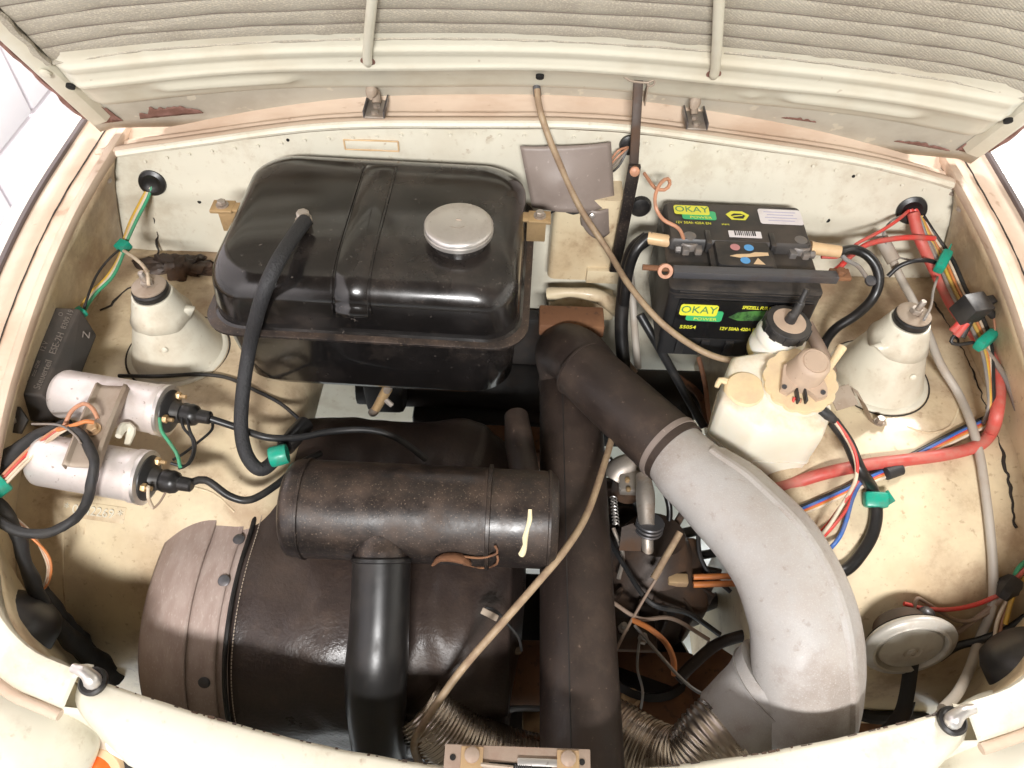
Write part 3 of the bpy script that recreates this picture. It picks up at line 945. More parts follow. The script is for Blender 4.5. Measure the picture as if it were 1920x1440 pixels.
def rail(u, v):
    k = v * (len(RAILS) - 1)
    i = min(int(k + 1e-9), len(RAILS) - 2)
    f = k - i
    s = RAILS[i][0] * (1 - f) + RAILS[i + 1][0] * f
    h = RAILS[i][1] * (1 - f) + RAILS[i + 1][1] * f
    xp = (-1 + 2 * u) * 0.612
    s += 0.003 * math.sin(xp * 15 + 1.0) * (1 if s < 0.14 else 0.4)
    for cx in (-0.415, 0.415):                   # pressed oval beads
        d = max(0.0, abs(xp - cx) - 0.075)
        ss = s - 0.100 - 0.10 * ((xp - cx) ** 2)
        h += 0.0075 * math.exp(-(ss / 0.010) ** 2 - (d / 0.016) ** 2)
    h += 0.004 * math.exp(-((xp - 0.285) / 0.012) ** 2 - ((s - 0.095) / 0.01) ** 2)
    h *= 1 - max(0, (abs(xp) - 0.585) / 0.027) ** 2 * 0.7
    return H(s, xp, h)
mk('frame_rail', grid(150, 46, rail), M['hood'], hood, angle=60)
def side_rail(side):
    sec = [(0.0, 0.001), (0.004, 0.012), (0.010, 0.014), (0.024, 0.011), (0.030, 0.001)]
    L = []
    for i in range(30):
        s = 0.02 + 0.90 * i / 29
        L.append([H(s, side * (hw(s) - 0.002 - d), h) for d, h in sec])
    if side > 0:
        L = [r[::-1] for r in L]
    return rows(L)
for side in (-1, 1):
    mk('side_rail', side_rail(side), M['hood'], hood)
# quilted lining: three panels between the rods, each sewn into channels
RODX = (-0.222, 0.222)
QS0, QD = 0.176, 0.0255
def quilt(x0, x1):
    def f(u, v):
        s = QS0 + (0.88 - QS0) * v
        a_ = x0 * (1 - 0.0 * v)
        xp = x0 + (x1 - x0) * u
        sl = max(0.0, s - 0.15) * 0.95
        kx = lambda c: c * (1 - sl) if abs(c) < 0.4 else c
        xp = kx(x0) + (kx(x1) - kx(x0)) * u
        ph = (s - QS0) / QD
        hh = 0.0030 * abs(math.sin(math.pi * ph)) ** 0.4
        edge = min(u, 1 - u) * (x1 - x0)
        hh *= min(1, 0.35 + edge / 0.015)
        ss = s + 0.0028 * MN.noise(Vector((xp * 11, int(ph + 0.5) * 1.7, 3))) - 0.010 * max(0, (abs(xp) - 0.5)) / 0.11
        return H(ss, xp, 0.010 + hh + 0.0012 * MN.noise(Vector((xp * 25, s * 40, 0))))
    return f
for x0, x1 in ((-0.606, RODX[0] - 0.004), (RODX[0] + 0.004, RODX[1] - 0.004), (RODX[1] + 0.004, 0.606)):
    q = mk('lining_panel', grid(max(12, int((x1 - x0) / 0.008)), 222, quilt(x0, x1)), M['quilt'], hood, angle=75)
    for k in range(1, 27):
        s = QS0 + QD * k
        P = []
        nn = max(4, int((x1 - x0) / 0.02))
        for i in range(nn + 1):
            sl = max(0.0, s - 0.15) * 0.95
            kx = lambda c: c * (1 - sl) if abs(c) < 0.4 else c
            xp = kx(x0) + (kx(x1) - kx(x0)) * i / nn
            P.append(H(s + 0.0028 * MN.noise(Vector((xp * 11, k * 1.7, 3))) - 0.010 * max(0, (abs(xp) - 0.5)) / 0.11, xp, 0.0108))
        if k < 12:
            mk('seam', tube(P, 0.0008, n=5, step=0.02), M['quilt_seam'], q)
    # hemmed lower edge
    P = [H(QS0 - 0.002 - 0.010 * max(0, (abs(x0 + (x1 - x0) * i / 20) - 0.5)) / 0.11, x0 + (x1 - x0) * i / 20, 0.0125) for i in range(21)]
    mk('hem', tube(P, 0.0026, n=7, step=0.012, wob=0.4), M['quilt'], q)
for x0 in (-0.610, 0.610):
    P = [H(0.168 + 0.02 * i, x0 * (1 + 0.004 * (i % 2)), 0.013) for i in range(36)]
    mk('lining_edge', tube(P, 0.005, n=8, step=0.006, wob=0.5), M['quilt'], hood)
for i, xr in enumerate(RODX):
    P = [H(0.139, xr, 0.0215), H(0.145, xr * 0.995, 0.026), H(0.20, xr * 0.945, 0.025), H(0.50, xr * 0.62, 0.026), H(0.88, xr * 0.22, 0.024)]
    r_ = mk('stiffening_rod', tube(P, [0.0050, 0.0061, 0.0064, 0.0064, 0.0064], n=14, step=0.01), M['hood'], hood)
    mk('weld_ring', lathe([(0.0075, 0), (0.0095, 0.0008), (0.0095, 0.0016), (0.007, 0.0022)], H(0.139, xr, 0.0205), HN, n=18), M['rust'], r_)
# holes in the rail
for px, py in ((1009, 140), (131, 160), (1893, 226)):
    d = ray(px, py)
    # meet the rail face
    best = min(((H(0.06 + 0.001 * k, xq / 1000.0 * 1.0, 0.019)) for k in range(70) for xq in range(-605, 606, 5)), key=lambda q: ((q - CAM).normalized() - d.normalized()).length)
    mk('drain_hole', lathe([(0.0056, 0.0), (0.0056, 0.004), (0.004, 0.0045)], best, HN, n=18), M['hole'], hood)
# peeled paint patches along the lower edge of the skin
def patch(xa, xb, s0, s1, seed):
    V, Fc = [], []
    n = 30
    for i in range(n + 1):
        t = i / n
        xp = xa + (xb - xa) * t
        top = s0 + (s1 - s0) * max(0.03, math.sin(math.pi * t) ** 0.5 * (0.65 + 0.6 * MN.noise(Vector((t * 9, seed, 0)))))
        for k in range(5):
            V.append(H(s0 + (top - s0) * k / 4, xp, 0.0025 + 0.0008 * MN.noise(Vector((t * 20, k, seed)))))
    for i in range(n):
        for k in range(4):
            Fc.append((i * 5 + k, i * 5 + k + 1, (i + 1) * 5 + k + 1, (i + 1) * 5 + k))
    return V, Fc
for a in ((-0.575, -0.485, 0.004, 0.040, 1.0), (-0.634, -0.600, 0.004, 0.070, 2.0), (0.52, 0.60, 0.004, 0.016, 3.0), (0.606, 0.634, 0.01, 0.060, 5.0), (0.35, 0.40, 0.022, 0.030, 7.0)):
    mk('peeled_paint', patch(*a), M['rust'], hood, solid=0.0006)
for a in ((-0.628, 0.135, 0.0),):
    pass
# rusty outer edges
for side in (-1, 1):
    P = [H(0.03 + 0.02 * i, side * (hw(0.03 + 0.02 * i) + 0.0005), 0.005 + 0.001 * (i % 3)) for i in range(12)]
    mk('rusty_edge', tube(P, 0.0042, n=7, wob=0.7), M['rust'], hood)
    mk('corner_rust', patch(side * 0.636, side * 0.600, 0.130, 0.190, 11.0 + side), M['rust'], hood, solid=0.0006)
    q = H(0.150, side * 0.624, 0.014)
    mk('corner_bolt', lathe([(0.007, 0.0), (0.007, 0.004), (0.004, 0.005)], q, HN, n=10), M['hood'], hood)
# hinges
for k, (px, py) in enumerate(((711, 205), (1297, 222))):
    q = W(px, py, y=1.008)
    xa = q.x
    zc = cowl_z(q.x - XC)
    pl = mk('hinge_plate', box((xa, 0.988, zc + 0.006), (0.030, 0.045, 0.003), M=None, bev=0.0008), M['zinc'], hood)
    for dx in (-0.014, 0.014):
        mk('plate_flange', box((xa + dx, 0.988, zc + 0.011), (0.0022, 0.046, 0.010), bev=0.0006), M['steel_dark'], pl)
    for dy in (-0.010, 0.008):
        mk('bolt_head', lathe([(0.0055, 0), (0.0055, 0.0035), (0.003, 0.0045)], (xa, 0.985 + dy, zc + 0.0075), n=6), M['zinc'], pl)
    h0 = H(0.062, xa - XC - 0.004, 0.012)
    mk('hinge_arm', tube([Vector((xa, 0.998, zc + 0.010)), Vector((xa - 0.002, 1.005, zc + 0.022)), h0 + Vector((0, -0.004, -0.006)), h0], [0.008, 0.007, 0.0085, 0.0075], n=10, rh=[0.005, 0.005, 0.006, 0.006]), M['bracket'], pl)
# support stay (prop) with clevis on the rail
q0 = H(0.085, 0.137, 0.016)
stay = thing('bonnet_stay', 'two-piece folding steel bonnet stay, upper half grey, lower half black', 'bonnet stay', q0)
def flat_bar(a, b, w, th, side=(1, 0, 0)):
    a, b = Vector(a), Vector(b)
    Mx = frame((a + b) / 2, b - a, side)
    return box((0, 0, 0), ((b - a).length, w, th), Mx, bev=th * 0.2)
mk('clevis', join(*[box(q0 + Vector((dx, -0.006, 0.0)), (0.002, 0.018, 0.036), bev=0.0008) for dx in (-0.0075, 0.0075)], box(q0 + Vector((0, 0.004, 0.006)), (0.017, 0.002, 0.040), bev=0.0008)), M['bracket'], stay)
top = W(1197, 150, y=q0.y - 0.012)
mid = W(1188, 318, y=0.925)
bot = W(1152, 508, y=0.915)
mk('upper_bar', flat_bar(top, mid, 0.0125, 0.006), M['cast'], stay)
mk('lower_bar', flat_bar(mid + (mid - bot).normalized() * 0.01 + Vector((0, -0.004, 0)), bot, 0.017, 0.009), M['black_dusty'], stay)
mk('pivot_rivet', lathe([(0.007, 0), (0.007, 0.004), (0.004, 0.006)], mid + Vector((0, -0.009, 0.004)), (0, -1, 0.3), n=12), M['copper'], stay)
mk('split_pin', tube([top + Vector((-0.026, -0.006, 0.012)), top + Vector((-0.012, -0.006, 0.002)), top + Vector((0.012, -0.006, 0.0)), top + Vector((0.018, -0.006, 0.004)), top + Vector((0.021, -0.006, 0.0)), top + Vector((0.017, -0.006, -0.005)), top + Vector((0.011, -0.006, -0.002))], 0.0014, n=6), M['bracket'], stay)
# ------------------------------------------------------------------ shock absorber mounts on the domes
for side in (-1, 1):
    c = DOME[side] + Vector((0, 0, 0.118))
    t = thing('shock_absorber_mount', 'dusty shock absorber stud on the %s' % ('left dome beside the black control box' if side < 0 else 'right dome beside the washer bottle'), 'shock mount', c, 'shock absorber top mounts')
    mk('rubber_ring', lathe([(0.022, -0.002), (0.0243, 0.001), (0.0243, 0.008), (0.022, 0.010)], c, n=32), M['black_rubber'], t)
    mk('washer', lathe([(0.021, 0.0102), (0.0225, 0.0115), (0.0225, 0.0135), (0.0205, 0.0148), (0.009, 0.016)], c, n=32), M['bracket'], t)
    tilt = (side * 0.12, 0.05, 1)
    n_ = mk('nut', hexnut(c + Vector((0, 0, 0.016)), tilt, 0.0085, 0.007), M['zinc'], t)
    mk('stud', lathe([(0.0042, 0.02), (0.0042, 0.034), (0.0034, 0.036)], c, tilt, n=12), M['zinc'], t)

# ------------------------------------------------------------------ fuel tank
tc = Vector((W(703, 470, z=0.975).x, 0.808, 0.0))
TM = Matrix.Translation(tc) @ Matrix.Rotation(R(-1.6), 4, 'Z')
tank = thing('fuel_tank', 'glossy black steel fuel tank with silver filler cap and bolted flange', 'fuel tank', tc + Vector((0, 0, 0.82)))
def TW(x, y, z):
    return TM @ Vector((x, y, z))
mk('lower_shell', rloft([(0.805, 0.165, 0.115, 0.05), (0.811, 0.180, 0.130, 0.055), (0.824, 0.187, 0.137, 0.05), (0.88, 0.190, 0.140, 0.045), (0.927, 0.192, 0.142, 0.042)], TM, k=10), M['black_tank'], tank)
mk('flange', rloft([(0.9255, 0.205, 0.154, 0.045), (0.927, 0.207, 0.156, 0.046), (0.930, 0.207, 0.156, 0.046), (0.9315, 0.205, 0.154, 0.045)], TM, k=10), M['black_dusty'], tank)
secs = []
for z, hx, hy, r in ((0.930, 0.200, 0.148, 0.046), (0.934, 0.195, 0.144, 0.045), (0.955, 0.194, 0.143, 0.046), (0.976, 0.1925, 0.1415, 0.048)):
    secs.append((z, hx, hy, r))
for i in range(1, 9):
    a = R(90 * i / 8)
    secs.append((0.976 + 0.036 * math.sin(a), 0.1925 - 0.032 * (1 - math.cos(a)), 0.1415 - 0.046 * (1 - math.cos(a)), 0.048 + 0.008 * math.sin(a)))
secs += [(1.0135, 0.15, 0.088, 0.05), (1.0142, 0.08, 0.05, 0.04), (1.0144, 0.02, 0.02, 0.015)]
up = mk('upper_shell', rloft(secs, TM, k=12), M['black_tank'], tank)
# pressed centre band with two bead lines
def band(x0, x1, lift):
    L = []
    prof = [(-0.1455, 0.962), (-0.1447, 0.974)]
    for i in range(0, 9):
        a = R(90 * i / 8)
        prof.append((-(0.1415 - 0.046 * (1 - math.cos(a))), 0.976 + 0.036 * math.sin(a)))
    prof += [(-0.085, 1.0138), (0.0, 1.0148), (0.085, 1.0138), (0.0975, 1.012)]
    for y, z in prof:
        d = Vector((0, y, 0)).normalized() if abs(y) > 0.1 else Vector((0, 0, 1))
        nrm = Vector((0, (-1 if y < 0 else 1) * (1.0 if z < 0.975 else max(0, (1.012 - z) / 0.04)), max(0.0, (z - 0.97) / 0.04))).normalized()
        row = []
        for x, l in ((x0, -0.001), (x0 + 0.002, lift), (x1 - 0.002, lift), (x1, -0.001)):
            q = Vector((x, y, z)) + nrm * l
            row.append(TM @ q)
        L.append(row)
    return rows([r[::-1] for r in L])
mk('pressed_band', band(-0.030, 0.012, 0.0012), M['black_tank'], up, angle=50)
mk('bead_line', band(-0.0335, -0.0315, 0.0016), M['black_tank'], up, angle=50)
mk('bead_line', band(0.0125, 0.0145, 0.0016), M['black_tank'], up, angle=50)
cp = W(860, 424, z=1.036)
cap = mk('filler_cap', lathe([(0.0400, -0.006), (0.0425, -0.0045), (0.0428, 0.0005), (0.0415, 0.0015), (0.0425, 0.0025), (0.0425, 0.006), (0.0405, 0.0085), (0.036, 0.0102), (0.020, 0.0120), (0.004, 0.0126), (0.001, 0.0122)], cp - Vector((0, 0, 0.004)), n=56), M['alu'], tank)
mk('filler_neck', lathe([(0.036, -0.022), (0.036, -0.012), (0.0395, -0.0115), (0.0395, -0.006), (0.037, -0.005)], cp - Vector((0, 0, 0.004)), n=48), M['black_tank'], tank)
mk('cap_scratch', join(tube([cp + Vector((-0.008, -0.012, 0.0078)), cp + Vector((0.002, -0.014, 0.0077)), cp + Vector((0.008, -0.010, 0.0078))], 0.0007, n=5), tube([cp + Vector((-0.003, 0.002, 0.0084)), cp + Vector((0.0035, 0.001, 0.0084))], 0.0012, n=6)), M['bracket'], cap)
fq = W(569, 408, z=1.022)
fit = mk('vent_fitting', join(lathe([(0.011, -0.010), (0.011, -0.004), (0.0085, -0.003), (0.0085, 0.008), (0.006, 0.010)], fq, (0.1, -0.25, 1), n=8), lathe([(0.0065, 0), (0.0065, 0.018)], fq + Vector((0, -0.002, 0.0)), (-0.15, -1, 0.1), n=12)), M['zinc'], tank)
# mounting brackets with bolts at the tank's sides
for k, (px, py) in enumerate(((418, 388), (1012, 408))):
    q = W(px, py, z=0.985)
    s = -1 if k == 0 else 1
    br = mk('mounting_bracket', join(box(q, (0.030, 0.024, 0.005), bev=0.001), box(q + Vector((-s * 0.004, 0.0, -0.02)), (0.026, 0.004, 0.04), bev=0.001), box(q + Vector((-s * 0.022, 0.0, 0.0)), (0.02, 0.018, 0.004), bev=0.001)), M['brass'], tank)
    mk('bolt', join(lathe([(0.0085, 0.0025), (0.0085, 0.0045)], q, n=20), hexnut(q + Vector((0, 0, 0.0045)), (0, 0, 1), 0.006, 0.006)), M['zinc'], br)
# lower drain tap under the tank
q = W(716, 745, z=0.74)
tap = thing('fuel_tap', 'small brass fuel tap hanging under the black tank', 'fuel tap', q)
mk('stem', tube([W(735, 712, z=0.80), W(722, 738, z=0.765)], 0.006, n=12), M['zinc'], tap)
mk('barrel', tube([W(727, 728, z=0.775), W(702, 772, z=0.735)], [0.0075, 0.0065], n=12), M['brass'], tap)
mk('lever', join(tube([W(712, 740, z=0.765), W(735, 760, z=0.75)], 0.004, n=8), lathe([(0.003, 0), (0.007, 0.002), (0.007, 0.006), (0.003, 0.008)], W(700, 776, z=0.735), n=12)), M['zinc'], tap)

# ------------------------------------------------------------------ braided vent hose
hz = [(572, 414, 1.028), (548, 447, 1.034), (520, 492, 1.036), (498, 540, 1.018), (482, 590, 0.975), (468, 650, 0.915), (456, 730, 0.870), (452, 800, 0.84), (462, 852, 0.82), (487, 880, 0.806), (515, 862, 0.80), (550, 812, 0.79), (566, 800, 0.77)]
hs = thing('fuel_vent_hose', 'black braided hose looping down from the fuel tank top', 'hose', pts(hz[:1])[0])
mk('braided_hose', tube(pts(hz), 0.0090, n=16, step=0.004), M['braid'], hs, angle=80)
mk('end_sleeve', tube(pts([(535, 838, 0.797), (572, 795, 0.785)]), 0.0125, n=14), M['black_rubber'], hs)
gt = W(523, 854, z=0.812)
mk('green_tape', lathe([(0.0125, -0.011), (0.0135, -0.009), (0.0130, 0.009), (0.0122, 0.011)], gt, (0.9, 0.25, 0.1), n=18), M['green_tape'], hs)

# ------------------------------------------------------------------ control unit box on the left side wall
ctl = thing('control_unit', 'black plastic ignition control box with moulded lettering on the side wall', 'control unit', S(95, 680, 0.0))
# top face corner points (image): the lettered face and the side face towards the bay
A = W(92, 575, z=0.885); B = W(20, 738, z=0.862)       # outer edge, back and front
Cc = W(150, 578, z=0.872); Dd = W(78, 742, z=0.850)      # ridge between the two visible faces
E = W(182, 628, z=0.832); Fq = W(118, 790, z=0.812)      # lower inner edge
depthv = Vector((-0.004, 0.0, -0.06))
def hexa(p, name, m, par):
    vs = p
    fs = [(0, 1, 3, 2), (2, 3, 5, 4), (6, 8, 9, 7), (8, 10, 11, 9), (0, 2, 8, 6), (2, 4, 10, 8), (1, 7, 9, 3), (3, 9, 11, 5), (0, 6, 7, 1), (4, 5, 11, 10)]
    o = mk(name, (vs, fs), m, par, smooth=False)
    bv = o.modifiers.new('bevel', 'BEVEL')
    bv.width = 0.0025
    bv.segments = 2
    return o
hexa([A, B, Cc, Dd, E, Fq] + [q + depthv for q in (A, B, Cc)] + [Dd + depthv] + [E + Vector((-0.03, 0, -0.03)), Fq + Vector((-0.03, 0, -0.03))], 'housing', M['bakelite'], ctl)
# the vertex order above: 6..9 lie under 0..3, 10/11 under 4/5
q = W(28, 792, z=0.845)
ear = mk('mounting_ear', poly([(-0.014, -0.012), (0.010, -0.014), (0.016, 0.004), (0.004, 0.020), (-0.012, 0.018)], frame(q, (1, 0.1, -0.2), (0.1, 0.8, 0.5)), 0.006), M['bakelite'], ctl)
mk('ear_bolt', lathe([(0.005, 0.004), (0.005, 0.008), (0.003, 0.009)], q, (0.1, -0.35, 0.9), n=6), M['zinc'], ear)
fx = (Cc - Dd)
fyv = (A - Cc)
nf = fx.cross(fyv).normalized()
if nf.z < 0:
    nf = -nf
def on_box(u, v, lift=0.0016):
    """u along the long edge from the front, v from the ridge to the outer edge"""
    return Dd + fx * u + (B - Dd).lerp(A - Cc, u) * v + nf * lift
def bt(body, u, v, size, extr=0.0004):
    Mx = frame(on_box(u, v), fx, fyv)
    return text('moulded_text', body, size, Mx, M['print'], ctl, extr=extr)
bt('Steuerteil', 0.06, 0.24, 0.0115)
bt('ESE-2H', 0.45, 0.24, 0.0115)
bt('8309.19', 0.74, 0.24, 0.0100)
bt('12 V', 0.47, 0.60, 0.0085)
bt('GDR', 0.28, 0.55, 0.006)
bt('==', 0.19, 0.52, 0.009)
bt('FI', 0.13, 0.72, 0.011)
bt('o', 0.89, 0.55, 0.012)
Mx = frame(Cc.lerp(E, 0.42).lerp(Dd.lerp(Fq, 0.42), 0.18) + (Cc - Dd).cross(E - Cc).normalized() * 0.0012 * (1 if (Cc - Dd).cross(E - Cc).z > 0 else -1), (0.9, 0.3, -0.6), fx)
text('chalk_mark', 'N', 0.014, Mx, M['print'], ctl, extr=0.0003)

# ------------------------------------------------------------------ ignition coils with bracket
CO = [((118, 738, 0.850), (312, 770, 0.846), (345, 765, 0.842)), ((77, 862, 0.838), (272, 895, 0.832), (308, 888, 0.83))]
coils = []
for k, (a, b, c) in enumerate(CO):
    a, b = W(*a[:2], z=a[2]), W(*b[:2], z=b[2])
    ax = (b - a).normalized()
    Lc = (b - a).length
    t = thing('ignition_coil', ('upper' if k == 0 else 'lower') + ' of two silver ignition coils, ' + ('against the black control box' if k == 0 else 'above the stamped number plate'), 'ignition coil', a, 'ignition coils')
    r = 0.0318
    can = mk('can', lathe([(0.020, -0.004), (r - 0.004, -0.003), (r - 0.001, 0.001), (r, 0.005), (r, Lc - 0.012), (r + 0.0015, Lc - 0.011), (r + 0.0015, Lc - 0.003), (r - 0.001, Lc)], a, ax, n=48), M['coil'], t)
    mk('rim', lathe([(r - 0.004, -0.002), (r + 0.0022, -0.0015), (r + 0.0022, 0.003), (r - 0.002, 0.0045)], b, ax, n=48), M['alu'], t)
    capo = mk('coil_cap', lathe([(r - 0.003, 0.002), (r - 0.004, 0.006), (r - 0.009, 0.0085), (0.016, 0.011), (0.0125, 0.020), (0.011, 0.027)], b, ax, n=36), M['black_plastic'], t)
    up_ = Vector((0, 0, 1))
    sd = ax.cross(up_).normalized()
    for sgn, dn in ((1, 0.35), (-1, 0.5)):
        q = b + ax * 0.008 + sd * (0.019 * sgn) + up_ * 0.010
        tm = mk('terminal', join(hexnut(q, ax, 0.0055, 0.006), lathe([(0.0028, 0.006), (0.0028, 0.013)], q, ax, n=10)), M['brass'], t)
    coils.append((a, b, ax, sd))
    # boot and lead
    bo = b + ax * 0.022
    lead = thing('ignition_lead', 'black ignition lead with ribbed rubber boot from the %s coil' % ('upper' if k == 0 else 'lower'), 'ignition lead', bo, 'ignition leads')
    mk('boot', lathe([(0.010, -0.004), (0.0135, 0.0), (0.0145, 0.004), (0.0135, 0.008), (0.0145, 0.012), (0.013, 0.018), (0.009, 0.022), (0.0085, 0.036), (0.0062, 0.038)], bo, ax, n=24), M['black_rubber'], lead)
    e = bo + ax * 0.03
    if k == 0:
        P = [e] + pts([(440, 800, 0.83), (500, 820, 0.82), (560, 820, 0.805), (620, 809, 0.79), (690, 806, 0.78), (745, 822, 0.765), (800, 862, 0.74)])
    else:
        P = [e] + pts([(385, 900, 0.822), (430, 930, 0.80), (470, 937, 0.79), (520, 908, 0.78), (560, 872, 0.76), (600, 850, 0.74)])
    mk('lead_cable', tube(P, 0.0048, n=12, step=0.006), M['black_wire'], lead)
(a0, b0, ax0, sd0), (a1, b1, ax1, sd1) = coils
# bracket: channel plate lying over both coils
pa, pb, pc, pd = W(170, 722, z=0.887), W(228, 722, z=0.886), W(130, 872, z=0.877), W(192, 878, z=0.876)
mid = (pa + pb + pc + pd) / 4
Mb = frame(mid, (pb - pa) + (pd - pc), (pa + pb) - (pc + pd))
wx = ((pb - pa).length + (pd - pc).length) / 4
wy = ((pa - pc).length + (pb - pd).length) / 4
brk = thing('coil_bracket', 'dusty steel channel strap clamping both ignition coils', 'bracket', mid)
def bev_plate(x, y):
    return None
L = []
for y in [-wy + 2 * wy * i / 16 for i in range(17)]:
    fz = 0.004 * (1 if abs(y) < wy * 0.9 else 0)
    L.append([Mb @ Vector((x, y, z - 0.002 * (y / wy) ** 2)) for x, z in ((-wx, -0.006), (-wx, 0.004), (-wx + 0.003, 0.006), (-wx + 0.006, 0.001), (-wx + 0.009, 0.0), (wx - 0.009, 0.0), (wx - 0.006, 0.001), (wx - 0.003, 0.006), (wx, 0.004), (wx, -0.006))])
mk('strap_plate', rows(L), M['bracket'], brk, angle=35, solid=0.0014)
bq = Mb @ Vector((0.0, -0.008, 0.001))
bl = mk('centre_bolt', join(lathe([(0.009, 0), (0.009, 0.002)], bq, Mb.col[2].to_3d(), n=20), hexnut(bq + Mb.col[2].to_3d() * 0.002, Mb.col[2].to_3d(), 0.0065, 0.006)), M['latch'], brk)
mk('clip_loop', tube([W(222, 818, z=0.865), W(232, 800, z=0.862), W(246, 805, z=0.855), W(238, 835, z=0.845)], [0.004, 0.006, 0.006, 0.004], n=8), M['cream_clean'], brk)

# ------------------------------------------------------------------ left wiring
loom = thing('left_wiring_loom', 'black taped wiring loom with loops on the left inner wing', 'wiring loom', S(40, 980, 0.01))
wire('taped_branch', [(135, 802, 0.885), (150, 812, 0.89), (161, 828, 0.888), (176, 862, 0.886), (172, 900, 0.872), (163, 940, 0.845), (140, 972, 0.82), (100, 996, 0.815), (50, 1000, 0.82), (10, 985, 0.83), (-30, 955, 0.84)], 0.0058, M['tape'], loom, wob=0.25, n=10)
wire('taped_trunk', [(-25, 900, 0.84), (10, 868, 0.85), (60, 828, 0.85), (105, 808, 0.845), (125, 800, 0.835)], [0.013, 0.0125, 0.011, 0.010, 0.011], M['tape'], loom, wob=0.25, n=12)
wire('taped_trunk', [(-20, 935, 0.835), (15, 975, 0.82), (35, 1010, 0.80), (45, 1050, 0.78), (70, 1110, 0.745), (100, 1165, 0.70), (150, 1215, 0.64), (200, 1258, 0.58)], [0.010, 0.009, 0.0078, 0.0078, 0.0085, 0.0100, 0.012, 0.014], M['tape'], loom, wob=0.3, n=12)
wire('taped_trunk', [(75, 1100, 0.70), (120, 1160, 0.66), (180, 1230, 0.55), (220, 1275, 0.50)], [0.008, 0.009, 0.011, 0.012], M['tape'], loom, wob=0.3)
for k, (m, d) in enumerate((('copper', 0), ('white_wire', 5), ('white_wire', -5), ('orange', 9))):
    wire('wire', [(-15, 935 + d, 0.82), (20, 968 + d, 0.81), (60, 1003 + d * .6, 0.795), (85 + d * .5, 1040, 0.775), (92 + d * .4, 1070, 0.76), (82 + d * .4, 1100, 0.745), (60, 1112 + d * .6, 0.74), (25, 1122 + d * .6, 0.74)], 0.0018, M[m], loom, n=6)
for k, (m, dx, dy) in enumerate((('red_thin', 0, 0), ('white_wire', 5, 3), ('copper', -4, -3), ('white_wire', 9, 6), ('orange', 3, -4))):
    wire('wire', [(-20 + dx, 925 + dy, 0.85), (20 + dx, 882 + dy, 0.862), (60 + dx, 843 + dy, 0.866), (100 + dx * .5, 812 + dy, 0.868), (128, 797 + dy, 0.872)], 0.0018, M[m], loom, n=6)
wire('wire', [(120, 800, 0.872), (135, 770, 0.886), (158, 757, 0.897), (175, 768, 0.898), (183, 785, 0.893)], 0.0026, M['copper'], loom, n=8)
wire('wire', [(108, 806, 0.872), (140, 797, 0.893), (160, 790, 0.897), (176, 792, 0.893)], 0.0026, M['orange'], loom, n=8)
wire('wire', [(60, 795, 0.87), (110, 797, 0.885), (140, 815, 0.893), (152, 832, 0.893)], 0.0014, M['grey_wire'], loom, n=6)
mk('green_tape', lathe([(0.011, -0.009), (0.0125, -0.007), (0.0125, 0.007), (0.011, 0.009)], W(-2, 911, z=0.852), (0.6, 0.7, 0.1), n=14), M['green_tape'], loom)
# coil low-tension wires
cw = thing('coil_wires', 'thin green, black and white wires between the two ignition coils', 'wires', b0)
wire('green_wire', [(299, 784, 0.875), (303, 808, 0.872), (318, 830, 0.868), (332, 852, 0.866), (338, 876, 0.865)], 0.0022, M['green_wire'], cw, n=8)
wire('black_wire', [(340, 782, 0.852), (344, 802, 0.85), (360, 822, 0.848), (362, 848, 0.85), (350, 872, 0.855), (335, 878, 0.86)], 0.0019, M['black_wire'], cw, n=6)
wire('black_wire', [(350, 782, 0.852), (356, 808, 0.85), (366, 832, 0.848), (360, 862, 0.85), (345, 874, 0.855), (320, 868, 0.86)], 0.0019, M['black_wire'], cw, n=6)
wire('black_wire', [(397, 786, 0.83), (397, 806, 0.835), (368, 832, 0.842), (345, 850, 0.848), (325, 862, 0.855)], 0.0019, M['black_wire'], cw, n=6)
wire('white_wire', [(278, 912, 0.850), (278, 932, 0.835), (286, 952, 0.815)], 0.0022, M['white_wire'], cw, n=6)
wire('brown_wire', [(286, 954, 0.815), (298, 944, 0.815), (312, 920, 0.82), (320, 900, 0.83)], 0.0014, M['hose_brown'], cw, n=6)
# cable from behind the coils over the wing towards the engine
mk_ = thing('sender_cable', 'thin black cable running over the left wing past the shock dome', 'cable', S(420, 705, 0.004))
wire('cable', [(225, 708, None, 0.004), (300, 703, None, 0.004), (370, 705, None, 0.004), (425, 711, None, 0.004), (470, 732, None, 0.006), (520, 760, None, 0.008), (560, 785, 0.79), (578, 800, 0.78), (580, 815, 0.76)], 0.0028, M['black_wire'], mk_)
# left grommet with its wires
g = S(287, 341, 0.0)
gr = thing('firewall_grommet', 'round black rubber grommet with yellow, white and green wires at the back left', 'grommet', g, 'firewall grommets')
mk('grommet_ring', lathe([(0.019, 0.0), (0.0205, 0.003), (0.0195, 0.007), (0.014, 0.009), (0.010, 0.006), (0.006, 0.005)], g, (0.1, -1, 0.25), n=32), M['black_rubber'], gr)
ll = thing('left_wire_bundle', 'yellow, white and green wires hanging from the left firewall grommet', 'wires', g)
for m, d in (('yellow', -5), ('white_wire', 0), ('green_wire', 5)):
    wire('wire', [(284 + d * .4, 345, 0.92), (272 + d, 372, 0.905), (250 + d, 415, 0.89), (234 + d * .6, 455, 0.875), (225 + d * .5, 485, 0.865), (205 + d, 520, 0.855), (175 + d, 550, 0.85), (155 + d, 580, 0.845), (148 + d, 610, 0.83)], 0.0026, M[m], ll, n=7)
wire('wire', [(232, 462, 0.875), (205, 485, 0.878), (182, 515, 0.872), (165, 555, 0.865), (155, 590, 0.85)], 0.0019, M['black_wire'], ll, n=6)
